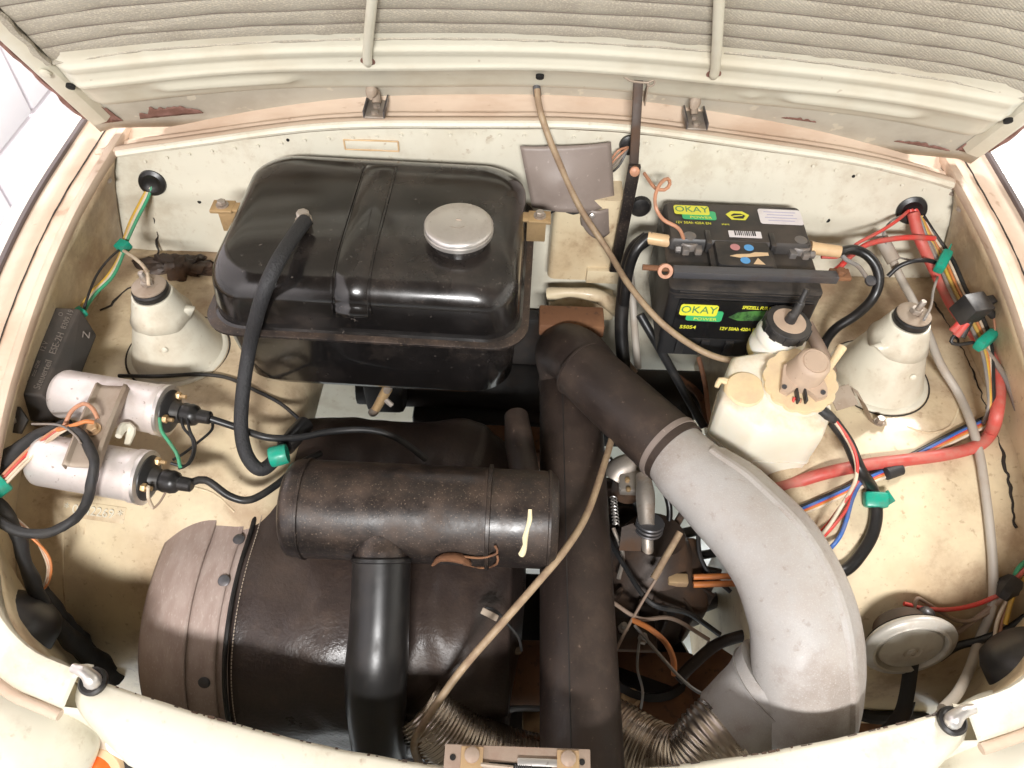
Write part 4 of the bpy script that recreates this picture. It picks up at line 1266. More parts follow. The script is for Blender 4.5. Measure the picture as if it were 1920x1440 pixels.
mk('green_tape', box((0, 0, 0), (0.018, 0.017, 0.014), frame(W(231, 462, z=0.876), (0.8, -0.4, 0), (0.3, 0.8, 0.2)), bev=0.002), M['green_tape'], ll)
mk('green_tape', box((0, 0, 0), (0.018, 0.022, 0.010), frame(W(145, 590, z=0.858), (0.8, -0.6, 0), (0.6, 0.8, 0.1)), bev=0.002), M['green_tape'], ll)
wire('earth_wire', [(232, 470, 0.876), (250, 482, 0.888), (268, 498, 0.915), (277, 515, 0.93), (279, 535, 0.925)], 0.0026, M['white_wire'], ll, n=7)
# dirty rag/insulation wad in the back left corner
rg = thing('insulation_wad', 'crumpled brown insulation wad in the back left corner beside the tank', 'insulation', S(340, 500, 0.0))
def wadf(u, v):
    a = math.pi * u
    b = 2 * math.pi * v
    q = Vector((math.cos(a) * 0.058, math.sin(a) * math.cos(b) * 0.024, math.sin(a) * math.sin(b) * 0.015))
    c = S(338, 503, 0.002)
    return c + q * (1 + 0.7 * MN.noise(q * 70 + Vector((3, 1, 0)))) + Vector((0, 0, 0.006 * MN.noise(q * 160)))
mk('wad', grid(44, 50, wadf), M['cast'], rg)
# ------------------------------------------------------------------ engine cover (leatherette) with fibreboard collar
EP = [(0.685, 0.47), (0.702, 0.60), (0.700, 0.690), (0.680, 0.722), (0.60, 0.727), (0.50, 0.724), (0.44, 0.728), (0.385, 0.720), (0.335, 0.694), (0.300, 0.652), (0.280, 0.60), (0.276, 0.53), (0.285, 0.46), (0.30, 0.40)]
EPs = smooth_path([Vector((0, y, z)) for y, z in EP], 0.008)
ECT = Vector((0, 0.47, 0.57))
def eprof(scale=1.0, off=0.0):
    out = []
    for i, p in enumerate(EPs):
        a = EPs[max(0, i - 1)]
        b = EPs[min(len(EPs) - 1, i + 1)]
        t = (b - a).normalized()
        n = Vector((0, t.z, -t.y))
        if n.dot(p - ECT) < 0:
            n = -n
        q = ECT + (p - ECT) * scale + n * off
        out.append(q)
    return out
cov = thing('engine_cover', 'dark brown leatherette engine blanket with stitched edge and fibreboard collar', 'engine cover', (-0.2, 0.47, 0.45))
x0, x1 = -0.335, 0.010
L = []
NX = 70
for i in range(NX + 1):
    u = i / NX
    x = x0 + (x1 - x0) * u
    e = max(0.0, (u - 0.78) / 0.22)
    sc = 1.0 - 0.13 * e * e
    row = []
    for j, q in enumerate(eprof(sc)):
        n1 = MN.noise(Vector((x * 9, q.y * 8, q.z * 8))) * 0.006
        n2 = MN.noise(Vector((x * 25 + q.z * 12, q.y * 9 - x * 14, q.z * 22))) * 0.004 * (0.4 + 1.8 * max(0, u - 0.4))
        d = (q - ECT).normalized()
        # folds radiating from the strap hole at the right end
        fold = 0.010 * math.sin(q.z * 70 + x * 55 + 2.0 * MN.noise(q * 8)) * max(0, u - 0.5) * 1.6 + 0.0035 * MN.noise(Vector((x * 40, q.y * 14 + q.z * 30, 7))) * (0.3 + u)
        row.append(Vector((x, 0, 0)) + q + d * (n1 + n2 + fold))
    L.append(row)
mk('leather_panel', rows(L), M['leather'], cov, angle=70, solid=0.003)
# right end closes the cover
last = L[-1]
cen = sum(last, Vector()) / len(last)
mk('end_panel', rows([last, [q.lerp(cen, 0.5) + Vector((0.015, 0, 0)) for q in last], [q.lerp(cen, 0.95) + Vector((0.02, 0, 0)) for q in last]]), M['leather'], cov, angle=70)
# piping and stitches at the left edge
P = [Vector((x0 - 0.001, 0, 0)) + q for q in eprof(1.0, 0.0045)]
mk('piping', tube(P, 0.0032, n=8, step=0.02), M['black_rubber'], cov)
st = []
for i in range(0, len(P) - 1):
    for f in (0.1, 0.6):
        a = P[i].lerp(P[i + 1], f) + Vector((0.0075, 0, 0)) + (P[i] - ECT).normalized() * 0.0005
        b = P[i].lerp(P[i + 1], f + 0.32) + Vector((0.0075, 0, 0)) + (P[i] - ECT).normalized() * 0.0005
        a.x = b.x = x0 + 0.0075
        st.append(tube([a, b], 0.0007, n=4, step=1))
o = mk('edge_stitches', join(*st), M['stitch'], cov)
o['kind'] = 'stuff'
# wavy lower hem at the right
hp = pts([(765, 1285, 0.66), (800, 1268, 0.665), (850, 1262, 0.665), (890, 1265, 0.66), (920, 1245, 0.66), (945, 1228, 0.655), (975, 1220, 0.65)])
mk('hem_cord', tube(hp, 0.0042, n=8, wob=0.4), M['stitch'], cov)
sp = pts([(902, 1152, 0.735), (912, 1140, 0.738), (930, 1146, 0.735), (950, 1168, 0.728), (972, 1195, 0.71), (978, 1220, 0.69)])
mk('strap_loop', tube(sp, 0.0018, n=6), M['black_wire'], cov)
mk('strap_hole', box((0, 0, 0), (0.022, 0.008, 0.003), frame(W(918, 1152, z=0.737), (0.9, -0.4, -0.1), (0.4, 0.7, 0.3)), bev=0.001), M['stitch'], cov)
# fibreboard collar: two overlapping strips with dark rivets
def collar(xa, xb, off, endr, n=14):
    L = []
    pr = eprof(1.0, off)
    for i in range(n + 1):
        u = i / n
        x = xa + (xb - xa) * u
        s = 1.0 - endr * (1 - u) ** 2.2
        L.append([Vector((x, 0, 0)) + ECT + (q - ECT) * s for q in pr[6:-6]])
    return rows(L)
col = mk('outer_fibre_strip', collar(-0.450, -0.384, 0.006, 0.12), M['fibre'], cov, solid=0.0025, angle=60)
mk('rivet_strip', collar(-0.387, -0.348, 0.002, 0.0, n=8), M['fibre'], cov, solid=0.0025, angle=60)
mk('inner_fibre_strip', collar(-0.360, -0.334, -0.001, 0.0, n=6), M['fibre'], cov, solid=0.0025, angle=60)
prof0 = eprof(1.0, 0.0035)
def rivet_at(px, py):
    d = ray(px, py).normalized()
    return min((Vector((xx / 1000.0, 0, 0)) + q for q in prof0 for xx in range(-388, -346, 3)), key=lambda q: ((q - CAM).normalized() - d).length)
for px, py in ((468, 1021), (419, 1085), (383, 1286)):
    q = rivet_at(px, py)
    nn = (Vector((0, q.y, q.z)) - ECT).normalized()
    mk('rivet', lathe([(0.0075, -0.001), (0.0075, 0.0008), (0.006, 0.0016)], q, nn, n=18), M['steel_dark'], cov)
# fan housing under the collar, dark
mk('fan_housing', tube([(-0.43, 0.46, 0.575), (-0.34, 0.46, 0.575)], 0.125, n=32), M['black_under'], cov)

# ------------------------------------------------------------------ air filter canister
fa, fb = W(541, 962, z=0.806), W(1044, 975, z=0.806)
fa.y = fb.y = (fa.y + fb.y) / 2 + 0.002
fa.y += 0.004
ax = (fb - fa).normalized()
Lf = (fb - fa).length
af = thing('air_filter', 'dusty black cylindrical air filter canister lying across the engine cover', 'air filter', (fa + fb) / 2 - Vector((0, 0, 0.067)))
r = 0.0600
mk('canister', lathe([(0.030, -0.004), (r - 0.012, -0.002), (r - 0.004, 0.002), (r - 0.001, 0.007), (r, 0.012), (r, 0.0205), (r + 0.0022, 0.0215), (r + 0.0022, 0.0245), (r, 0.0255), (r, Lf - 0.083)], fa, ax, n=64), M['black_dusty'], af)
mk('clamp_seam', lathe([(r - 0.001, -0.003), (r + 0.0045, -0.002), (r + 0.0045, 0.002), (r - 0.001, 0.003)], fa + ax * (Lf - 0.083), ax, n=64), M['black_dusty'], af)
ec = mk('end_cap', lathe([(r - 0.0005, 0.0), (r - 0.0005, 0.070), (r + 0.001, 0.071), (r + 0.001, 0.0735), (r - 0.003, 0.077), (r - 0.006, 0.081), (r - 0.010, 0.083), (0.02, 0.084)], fa + ax * (Lf - 0.083), ax, n=64), M['black_dusty'], af)
# pale paint run on the end cap
pm = []
for px, py in ((993, 955), (992, 975), (990, 990), (987, 1010), (985, 1022), (981, 1032), (978, 1040)):
    d = ray(px, py).normalized()
    # nearest point on the cylinder
    best = min((fa + ax * (Lf - 0.083 + 0.001 * k) + (Vector((0, -1, 0)) * math.sin(R(t)) + Vector((0, 0, 1)) * math.cos(R(t))) * (r + 0.0003) for k in range(20, 66, 2) for t in range(-10, 110, 2)), key=lambda q: ((q - CAM).normalized() - d).length)
    pm.append(best)
mk('paint_run', tube(pm, [0.0022, 0.0026, 0.0022, 0.0032, 0.0025, 0.0034, 0.0038], n=8, step=0.003, wob=0.3), M['paintmark'], ec)
# sheet metal outlet stub at the front
sa = W(716, 1000, z=0.838)
sb = W(716, 1062, z=0.795)
dirn = (sb - sa).normalized()
mk('outlet_stub', tube([W(716, 978, z=0.822), W(716, 1000, z=0.817), W(716, 1028, z=0.806), sb, sb + dirn * 0.02], [0.012, 0.026, 0.0322, 0.0328, 0.0325], n=32, step=0.003), M['black_dusty'], af)
# rusty over-centre clip
def can_pt(px, py, lift=0.0):
    d = ray(px, py).normalized()
    best = None
    for k in range(0, 330, 3):
        for t in range(0, 140, 2):
            q = fa + ax * (0.001 * k) + (Vector((0, -1, 0)) * math.sin(R(t)) + Vector((0, 0, 1)) * math.cos(R(t))) * (r + lift)
            e = ((q - CAM).normalized() - d).length
            if best is None or e < best[0]:
                best = (e, q)
    return best[1]
cl = [can_pt(812, 1058, 0.004), can_pt(832, 1044, 0.006), can_pt(862, 1048, 0.006), can_pt(880, 1056, 0.003)]
clip = mk('clip_lever', tube(cl, [0.004, 0.009, 0.010, 0.005], n=8, rh=[0.002, 0.004, 0.005, 0.003]), M['rusty'], af)
mk('clip_wire', tube([can_pt(866, 1042, 0.005), can_pt(905, 1046, 0.004), can_pt(932, 1036, 0.006), can_pt(930, 1024, 0.005)], 0.0014, n=6), M['rusty'], clip)
mk('clip_wire', tube([can_pt(870, 1058, 0.005), can_pt(905, 1064, 0.006), can_pt(933, 1056, 0.006), can_pt(930, 1040, 0.005)], 0.0014, n=6), M['rusty'], clip)
# rubber elbow going down to the front
el = thing('intake_elbow', 'smooth black rubber elbow pipe running forward from the air filter', 'intake pipe', W(700, 1420, z=0.60))
ep = pts([(716, 1046, 0.800), (714, 1110, 0.780), (711, 1180, 0.757), (707, 1240, 0.735), (705, 1300, 0.70), (708, 1370, 0.65), (714, 1430, 0.58), (716, 1470, 0.52)])
mk('elbow_tube', tube(ep, [0.0345, 0.0345, 0.035, 0.0365, 0.036, 0.034, 0.032, 0.031], n=40, step=0.006), M['black_rubber'], el)
mk('elbow_rim', lathe([(0.0335, -0.002), (0.0362, 0.0), (0.0362, 0.004), (0.0335, 0.006)], ep[0], (ep[1] - ep[0]), n=40), M['black_rubber'], el)

# ------------------------------------------------------------------ heater duct along the middle, elbow and diagonal pipe
hd = thing('heater_duct', 'straight dark brown cardboard heater duct running from firewall to front', 'duct', W(1085, 1380, z=0.70))
a = W(1068, 700, z=0.715)
b = W(1088, 1330, z=0.705)
c = b + (b - a) * 0.22
mk('duct_tube', tube([a + (a - b) * 0.10, a, b, c], 0.0475, n=40, step=0.03), M['duct_dark'], hd)
sm = [q + Vector((-0.016, 0, 0.0450)) for q in (a, a.lerp(b, 0.5), b, c)]
mk('duct_seam', tube(sm, 0.0009, n=5, step=0.03), M['black_under'], hd)
mk('duct_flange', box(W(1072, 592, z=0.80) + Vector((0, 0.0, -0.012)), (0.100, 0.045, 0.024), bev=0.003), M['rusty'], hd)
eb = thing('duct_elbow', 'dark ball-shaped elbow with diagonal brown pipe crossing to the grey duct', 'duct', W(1065, 660, z=0.76))
e0 = W(1062, 700, z=0.725); e1 = W(1062, 655, z=0.765); e2 = W(1095, 688, z=0.785)
mk('elbow', tube([e0 + Vector((0, 0.0, -0.03)), e0, W(1058, 662, z=0.765), W(1085, 672, z=0.79), W(1120, 708, z=0.792)], [0.043, 0.043, 0.0445, 0.044, 0.041], n=36), M['duct_dark'], eb)
d0, d1 = W(1090, 690, z=0.792), W(1268, 852, z=0.802)
mk('diagonal_pipe', tube([d0, d0.lerp(d1, 0.5), d1], [0.0455, 0.0465, 0.047], n=40), M['duct_dark'], eb)
dv = (d1 - d0).normalized()
mk('pipe_rim', lathe([(0.044, -0.002), (0.0468, 0.0), (0.0468, 0.003), (0.044, 0.004)], d0, dv, n=40), M['duct_dark'], eb)
mk('clamp_band', lathe([(0.0472, -0.004), (0.0486, -0.0038), (0.0486, 0.0042), (0.0472, 0.0044)], d0.lerp(d1, 0.925), dv, n=48), M['vinyl_grey'], eb)

# ------------------------------------------------------------------ grey moulded duct
gd = thing('moulded_duct', 'large curved grey pressed-fibre air duct with branch neck at its foot', 'duct', W(1490, 1400, z=0.62))
gp = pts([(1262, 846, 0.802), (1300, 888, 0.806), (1372, 950, 0.808), (1452, 1042, 0.804), (1500, 1150, 0.788), (1512, 1250, 0.755), (1512, 1335, 0.70), (1506, 1388, 0.62), (1500, 1420, 0.53)])
gw = [0.0440, 0.0480, 0.0555, 0.0590, 0.0610, 0.0620, 0.0600, 0.054, 0.048]
gh = [0.0440, 0.046, 0.0475, 0.048, 0.050, 0.054, 0.054, 0.052, 0.048]
mk('duct_body', tube(gp, gw, n=48, step=0.006, up=(0, -0.35, 0.94), rh=gh), M['duct_grey'], gd)
# moulded seam flange along the outer side
Q = smooth_path(gp, 0.006)
FRs = frames(Q, (0, -0.35, 0.94))
L1 = []
Lt = [0.0]
for i in range(1, len(Q)):
    Lt.append(Lt[-1] + (Q[i] - Q[i - 1]).length)
def gi(lst, i):
    x = Lt[i] / Lt[-1] * (len(lst) - 1)
    # control spacing is close to even
    k = min(int(x), len(lst) - 2)
    return lst[k] * (1 - (x - k)) + lst[k + 1] * (x - k)
cumc = [0.0]
for i in range(1, len(gp)):
    cumc.append(cumc[-1] + (gp[i] - gp[i - 1]).length)
def ci(lst, i):
    x = Lt[i] / Lt[-1] * cumc[-1]
    for k in range(len(cumc) - 1):
        if x <= cumc[k + 1] + 1e-9:
            f = (x - cumc[k]) / (cumc[k + 1] - cumc[k])
            f = f * f * (3 - 2 * f)
            return lst[k] * (1 - f) + lst[k + 1] * f
    return lst[-1]
prow = []
for i in range(8, int(len(Q) * 0.86)):
    t, s, u = FRs[i]
    w, h = ci(gw, i), ci(gh, i)
    sgn = 1 if s.x > 0 else -1
    s = s * sgn
    if u.z < 0:
        u = -u
    row = []
    for ang, ex in ((66, -0.001), (60, 0.0028), (54, 0.0030), (49, 0.0008), (30, 0.0016), (12, 0.0045), (4, 0.0052), (-8, 0.0045), (-14, -0.001)):
        th = R(ang)
        row.append(Q[i] + s * ((w + ex) * math.cos(th)) + u * ((h + ex) * math.sin(th)))
    prow.append(row)
mk('seam_flange', rows([r[::-1] for r in prow]), M['duct_grey'], gd, angle=30)
na, nb = W(1465, 1278, z=0.715), W(1372, 1358, z=0.650)
mk('branch_neck', tube([na, na.lerp(nb, 0.5), nb], [0.060, 0.052, 0.0495], n=36), M['duct_grey'], gd)
mk('neck_rim', tube([na.lerp(nb, 0.18), na.lerp(nb, 0.24)], [0.0600, 0.0565], n=36), M['duct_grey'], gd)
mk('foot_tube', tube([W(1470, 1405, z=0.60), W(1440, 1470, z=0.50)], 0.05, n=28), M['duct_dark'], gd)
mk('clip_nut', join(hexnut(W(1543, 1388, z=0.66), (0.2, -0.6, 0.6), 0.008, 0.008), tube([W(1536, 1392, z=0.655), W(1536, 1425, z=0.63)], 0.0035, n=8)), M['steel_dark'], gd)

# ------------------------------------------------------------------ flexible metal hoses
def ribbed(base, amp, pitch):
    return lambda l: base + amp * (0.5 + 0.5 * math.cos(2 * math.pi * l / pitch))
f1 = thing('flexible_hose', 'ribbed metal hose from the grey duct neck bending under the dark duct', 'flexible hose', nb, 'ribbed metal hoses')
hp1 = [na.lerp(nb, 0.9)] + pts([(1338, 1388, 0.648), (1300, 1432, 0.625), (1250, 1432, 0.60), (1200, 1408, 0.585), (1150, 1378, 0.575), (1100, 1355, 0.57)])
mk('hose', tube(hp1, ribbed(0.0435, 0.0024, 0.0052), n=36, step=0.0011), M['flex'], f1, angle=80)
f2 = thing('flexible_hose', 'ribbed metal hose under the leatherette cover beside the black elbow', 'flexible hose', W(830, 1350, z=0.62), 'ribbed metal hoses')
hp2 = pts([(775, 1315, 0.655), (812, 1350, 0.635), (862, 1390, 0.61), (925, 1420, 0.585), (1000, 1440, 0.57), (1060, 1445, 0.56)])
mk('hose', tube(hp2, ribbed(0.0395, 0.0024, 0.0052), n=36, step=0.0011), M['flex'], f2, angle=80)

# ------------------------------------------------------------------ bonnet latch at the front
lq = W(970, 1425, z=0.812)
la = thing('bonnet_latch', 'flat bonnet latch plate with two bolts and a spring at the front edge', 'latch', lq)
MX = frame(lq, (1, 0, -0.004), (0, 1, 0.12))
mk('latch_plate', box((0, -0.010, 0), (0.145, 0.044, 0.004), MX, bev=0.001), M['latch_pink'], la)
for sx in (-0.045, 0.050):
    pb_ = mk('clamp_block', box((sx, -0.012, 0.0045), (0.022, 0.044, 0.004), MX, bev=0.0008), M['latch'], la)
    mk('bolt_head', lathe([(0.0075, 0.0), (0.0075, 0.003), (0.0055, 0.0042)], MX @ Vector((sx, 0.002, 0.0066)), MX.col[2].to_3d(), n=16), M['latch_pink'], pb_)
for sx in (-0.064, 0.064):
    mk('hole', lathe([(0.003, 0), (0.003, 0.0008)], MX @ Vector((sx, 0.0, 0.0021)), MX.col[2].to_3d(), n=14), M['hole'], la)
mk('slot', box((0.003, -0.006, 0.0024), (0.062, 0.006, 0.0008), MX), M['hole'], la)
mk('slider', box((0.020, -0.002, 0.0042), (0.040, 0.007, 0.003), MX, bev=0.0008), M['alu'], la)
hel = [MX @ Vector((-0.002 + 0.016 * i / 96, -0.008 + 0.003 * math.cos(i * 0.55), 0.004 + 0.003 * math.sin(i * 0.55))) for i in range(97)]
mk('spring', tube(hel, 0.0007, n=5, smoothp=False), M['steel_dark'], la)
mk('release_rod', tube([MX @ Vector((-0.036, -0.006, 0.005)), MX @ Vector((-0.004, -0.008, 0.005))], 0.0024, n=8), M['bracket'], la)

# ------------------------------------------------------------------ cables in the middle
ck = thing('bonnet_release_cable', 'tan cable curving from the grey duct down to the front beside the elbow', 'cable', W(800, 1370, z=0.70))
wire('sheath', [(1150, 812, 0.775), (1130, 880, 0.79), (1100, 965, 0.80), (1060, 1030, 0.805), (1010, 1090, 0.795), (940, 1170, 0.775), (870, 1250, 0.745), (815, 1325, 0.715), (790, 1365, 0.69), (776, 1400, 0.65), (790, 1440, 0.60)], 0.0047, M['cable_tan'], ck, n=10)
sk = thing('speedometer_cable', 'tan sheathed cable hanging from the bonnet rail past the stay to the right', 'cable', W(1008, 172, y=0.99))
P = [W(1007, 168, y=0.985), W(1010, 195, y=0.97), W(1020, 232, y=0.955), W(1040, 285, y=0.94), W(1085, 385, y=0.915), W(1140, 470, y=0.88), W(1180, 535, y=0.81), W(1240, 605, y=0.755), W(1310, 655, y=0.735), W(1365, 675, y=0.72), W(1420, 680, y=0.70)]
mk('sheath', tube(P, 0.0046, n=10), M['cable_tan'], sk)
mk('end_ferrule', tube([W(1006, 162, y=0.990), W(1008, 180, y=0.98)], 0.0055, n=10), M['steel_dark'], sk)
# grey vinyl flap on the firewall
vf = thing('vinyl_flap', 'grey-brown vinyl flap with press stud hanging on the firewall', 'flap', W(1065, 340, y=0.94))
def vflap(u, v):
    tl, tr_, bl_, br_ = Vector(W(975, 275, y=0.945)), Vector(W(1145, 266, y=0.955)), Vector(W(998, 388, y=0.920)), Vector(W(1152, 385, y=0.935))
    p = tl.lerp(tr_, u).lerp(bl_.lerp(br_, u), v)
    return p + Vector((0, -0.012 * math.sin(math.pi * u) * (0.3 + v) + 0.003 * MN.noise(p * 30), 0))
mk('upper_sheet', grid(20, 16, vflap), M['vinyl_grey'], vf, solid=0.003)
def vtab(u, v):
    tl, tr_, bl_, br_ = Vector(W(1085, 384, y=0.930)), Vector(W(1152, 384, y=0.935)), Vector(W(1092, 436, y=0.922)), Vector(W(1150, 436, y=0.935))
    p = tl.lerp(tr_, u).lerp(bl_.lerp(br_, u), v)
    if v > 0.7:
        p.z += 0.012 * (2 * u - 1) ** 2 * (v - 0.7) / 0.3
    return p + Vector((0, -0.014 * math.sin(math.pi * u), 0))
mk('lower_tab', grid(14, 10, vtab), M['vinyl_grey'], vf, solid=0.003)
mk('press_stud', lathe([(0.004, 0), (0.004, 0.002), (0.002, 0.003)], W(1110, 404, y=0.912), (0, -1, 0.2), n=12), M['alu'], vf)
mk('frayed_cord', tube([W(1010, 395, y=0.93), W(1030, 400, y=0.925), W(1048, 392, y=0.925), W(1075, 400, y=0.925), W(1090, 396, y=0.922)], 0.0022, n=6, wob=0.5), M['tape'], vf)
# hoses that drop between flap and battery
hb = thing('heater_hoses', 'black and brown hoses dropping behind the bonnet stay beside the battery', 'hoses', W(1175, 560, y=0.86))
for m, r_, L_ in (('black_rubber', 0.0105, [(1215, 446, .87), (1190, 466, .865), (1176, 500, .86), (1168, 560, .85), (1165, 620, .83), (1170, 690, .80)]), ('hose_brown', 0.006, [(1172, 560, .88), (1170, 610, .85), (1168, 665, .82), (1190, 700, .80)]), ('hose_grey', 0.006, [(1180, 500, .90), (1186, 560, .88), (1190, 620, .85), (1196, 690, .82)]), ('black_wire', 0.007, [(1200, 590, .86), (1235, 650, .83), (1280, 730, .80), (1320, 800, .76)])):
    mk('hose', tube([W(px, py, y=yy) for px, py, yy in L_], r_, n=12), M[m], hb)
g2 = thing('firewall_grommet', 'small black grommet with thin brown wires beside the vinyl flap', 'grommet', S(1178, 270, 0.0), 'firewall grommets')
q = S(1180, 270, 0.0)
mk('grommet_ring', lathe([(0.013, 0), (0.015, 0.003), (0.014, 0.007), (0.008, 0.009)], q, (0, -1, 0.2), n=24), M['black_rubber'], g2)
for k in range(4):
    mk('wire', tube([q + Vector((0, -0.006, 0)), W(1160, 282 + 10 * k, y=0.955), W(1145, 300 + 8 * k, y=0.955)], 0.0016, n=6), M[('copper', 'copper', 'grey_wire', 'black_wire')[k]], g2)
q = S(1200, 385, 0.0)
g3 = thing('firewall_grommet', 'black blank rubber plug behind the lower half of the bonnet stay', 'grommet', q, 'firewall grommets')
mk('plug', lathe([(0.016, 0), (0.0175, 0.004), (0.014, 0.010), (0.006, 0.012)], q, (0, -1, 0.2), n=24), M['black_rubber'], g3)

# ------------------------------------------------------------------ engine and gearbox parts in the dark centre
gb = thing('gearbox', 'oily brown gearbox housing below the grey duct', 'gearbox', W(1220, 1150, z=0.45))
cz = W(1215, 1105, z=0.50)
mk('housing', lathe([(0.05, -0.09), (0.085, -0.08), (0.095, -0.02), (0.088, 0.03), (0.06, 0.07), (0.045, 0.10)], cz + Vector((0, 0.02, 0)), (0.0, 0.25, 1), n=40), M['cast'], gb)
for k in range(7):
    a_ = R(200 + 25 * k)
    mk('housing_rib', box((0, 0, 0), (0.006, 0.03, 0.10), Matrix.Translation(cz + Vector((0.088 * math.cos(a_), 0.02 + 0.088 * math.sin(a_), 0.02))) @ Matrix.Rotation(a_ + math.pi / 2, 4, 'Z'), bev=0.002), M['cast'], gb)
mk('bell_plate', box(W(1205, 1310, z=0.42), (0.16, 0.12, 0.10), bev=0.012), M['rusty'], gb)
mk('drain_boss', lathe([(0.014, 0), (0.014, 0.006), (0.009, 0.007), (0.009, 0.004), (0.003, 0.004)], W(1182, 1309, z=0.475), (0, -0.3, 1), n=20), M['latch'], gb)
mk('engine_bracket', tube([W(1352, 1215, z=0.50), W(1310, 1290, z=0.47), W(1270, 1400, z=0.42)], [0.026, 0.03, 0.034], n=6, rh=[0.008, 0.01, 0.01]), M['rusty'], gb)
mk('damper_ring', lathe([(0.07, -0.008), (0.078, 0), (0.07, 0.008), (0.062, 0.0)], W(1205, 1232, z=0.46), (0.1, 0.3, 1), n=32), M['black_rubber'], gb)
mk('side_casting', box(W(1262, 1090, z=0.53), (0.085, 0.12, 0.08), Matrix.Identity(4), bev=0.012), M['cast'], gb)
eb2 = thing('engine_block', 'dark oily engine block low in the gap behind the air filter', 'engine', (0.15, 0.62, 0.36))
mk('block', box((0.165, 0.62, 0.43), (0.17, 0.26, 0.16), bev=0.02), M['black_under'], eb2)
for k in range(6):
    mk('cooling_fin', box((0.165, 0.53 + 0.035 * k, 0.515), (0.15, 0.006, 0.03), bev=0.002), M['cast'], eb2)
cb_ = thing('carburettor', 'small grey carburettor with throttle spring under the diagonal pipe', 'carburettor', W(1180, 930, z=0.60))
mk('float_bowl', lathe([(0.018, 0), (0.024, 0.004), (0.024, 0.034), (0.018, 0.040), (0.006, 0.042)], W(1172, 925, z=0.58), (0.05, 0.1, 1), n=28), M['cast'], cb_)
mk('throat', tube([W(1150, 900, z=0.61), W(1165, 880, z=0.62), W(1200, 868, z=0.625)], [0.020, 0.021, 0.019], n=20), M['zinc'], cb_)
mk('top_cover', box(W(1190, 905, z=0.625), (0.05, 0.04, 0.016), bev=0.004), M['zinc'], cb_)
for dx, dy in ((-14, -4), (16, -8), (14, 14), (-12, 14)):
    mk('cover_screw', lathe([(0.004, 0), (0.004, 0.004), (0.002, 0.005)], W(1190 + dx, 905 + dy, z=0.633), (0, 0, 1), n=8), M['brass'], cb_)
hl_ = [W(1155, 985, z=0.60).lerp(W(1150, 930, z=0.605), i / 80) + Vector((0.005 * math.cos(i * 0.7), 0, 0.005 * math.sin(i * 0.7))) for i in range(81)]
mk('throttle_spring', tube(hl_, 0.0009, n=5, smoothp=False), M['alu'], cb_)
mk('throttle_rod', tube([W(1150, 990, z=0.60), W(1168, 1040, z=0.585), W(1160, 1085, z=0.58)], 0.0032, n=8), M['zinc'], cb_)
mk('fuel_pipe', tube([W(1205, 885, z=0.64), W(1235, 900, z=0.63), W(1255, 950, z=0.60), W(1250, 1010, z=0.57)], 0.005, n=10), M['black_rubber'], cb_)
sl = thing('gear_linkage', 'grey metal shift rod end with washers under the diagonal pipe', 'linkage', W(1215, 1000, z=0.62))
mk('clevis_post', tube([W(1212, 985, z=0.63), W(1216, 1064, z=0.585)], [0.0095, 0.0085], n=16), M['zinc'], sl)
mk('washer_stack', join(*[lathe([(0.02, 0.007 * k), (0.021, 0.007 * k + 0.002), (0.02, 0.007 * k + 0.004)], W(1216, 995, z=0.625), (0.03, 0.3, 1), n=24) for k in range(3)]), M['steel_dark'], sl)
mk('upper_rod', tube([W(1212, 985, z=0.64), W(1210, 930, z=0.655), W(1206, 890, z=0.66)], [0.012, 0.0145, 0.011], n=14), M['zinc'], sl)
mk('lug', poly([(-0.02, -0.018), (0.012, -0.018), (0.014, 0.006), (0.0, 0.022), (-0.016, 0.016)], frame(W(1185, 1010, z=0.618), (1, 0, 0), (0.1, 0.8, 0.4)), 0.006), M['cast'], sl)
rp = thing('reservoir_pipe_plugs', 'two orange-red sleeved connectors with brass collar behind the grey duct', 'connectors', W(1320, 1088, z=0.58))
mk('brass_collar', box(W(1270, 1088, z=0.575), (0.03, 0.016, 0.016), bev=0.002), M['latch'], rp)
for dy in (-6, 8):
    mk('red_sleeve', tube([W(1300, 1088 + dy, z=0.58), W(1380, 1086 + dy, z=0.585)], 0.0048, n=10), M['orange'], rp)
ma = thing('exhaust_manifold', 'rust-brown curved exhaust manifold in front of the engine cover', 'manifold', W(900, 1300, z=0.55))
mk('pipe_bend', tube(pts([(845, 1380, 0.56), (862, 1310, 0.58), (900, 1275, 0.585), (960, 1262, 0.585), (1030, 1262, 0.58)]), [0.038, 0.04, 0.042, 0.042, 0.042], n=24), M['rusty'], ma)
mk('heat_shell', tube(pts([(890, 1420, 0.55), (905, 1340, 0.565), (950, 1305, 0.57), (1010, 1305, 0.565)]), [0.022, 0.024, 0.022, 0.02], n=16), M['cast'], ma)
mk('flange_plate', box(W(1000, 1350, z=0.53), (0.03, 0.05, 0.03), bev=0.004), M['latch'], ma)
mk('short_pipe', tube(pts([(1000, 1295, 0.56), (1030, 1310, 0.555)]), 0.02, n=16), M['alu'], ma)
ex = thing('rusty_tube', 'dusty vertical brown tube beside the heater duct behind the air filter', 'tube', W(975, 820, z=0.74))
mk('tube', tube(pts([(968, 780, 0.75), (974, 830, 0.755), (984, 890, 0.755), (990, 960, 0.74)]), [0.0175, 0.0205, 0.0205, 0.0205], n=20), M['duct_dark'], ex)
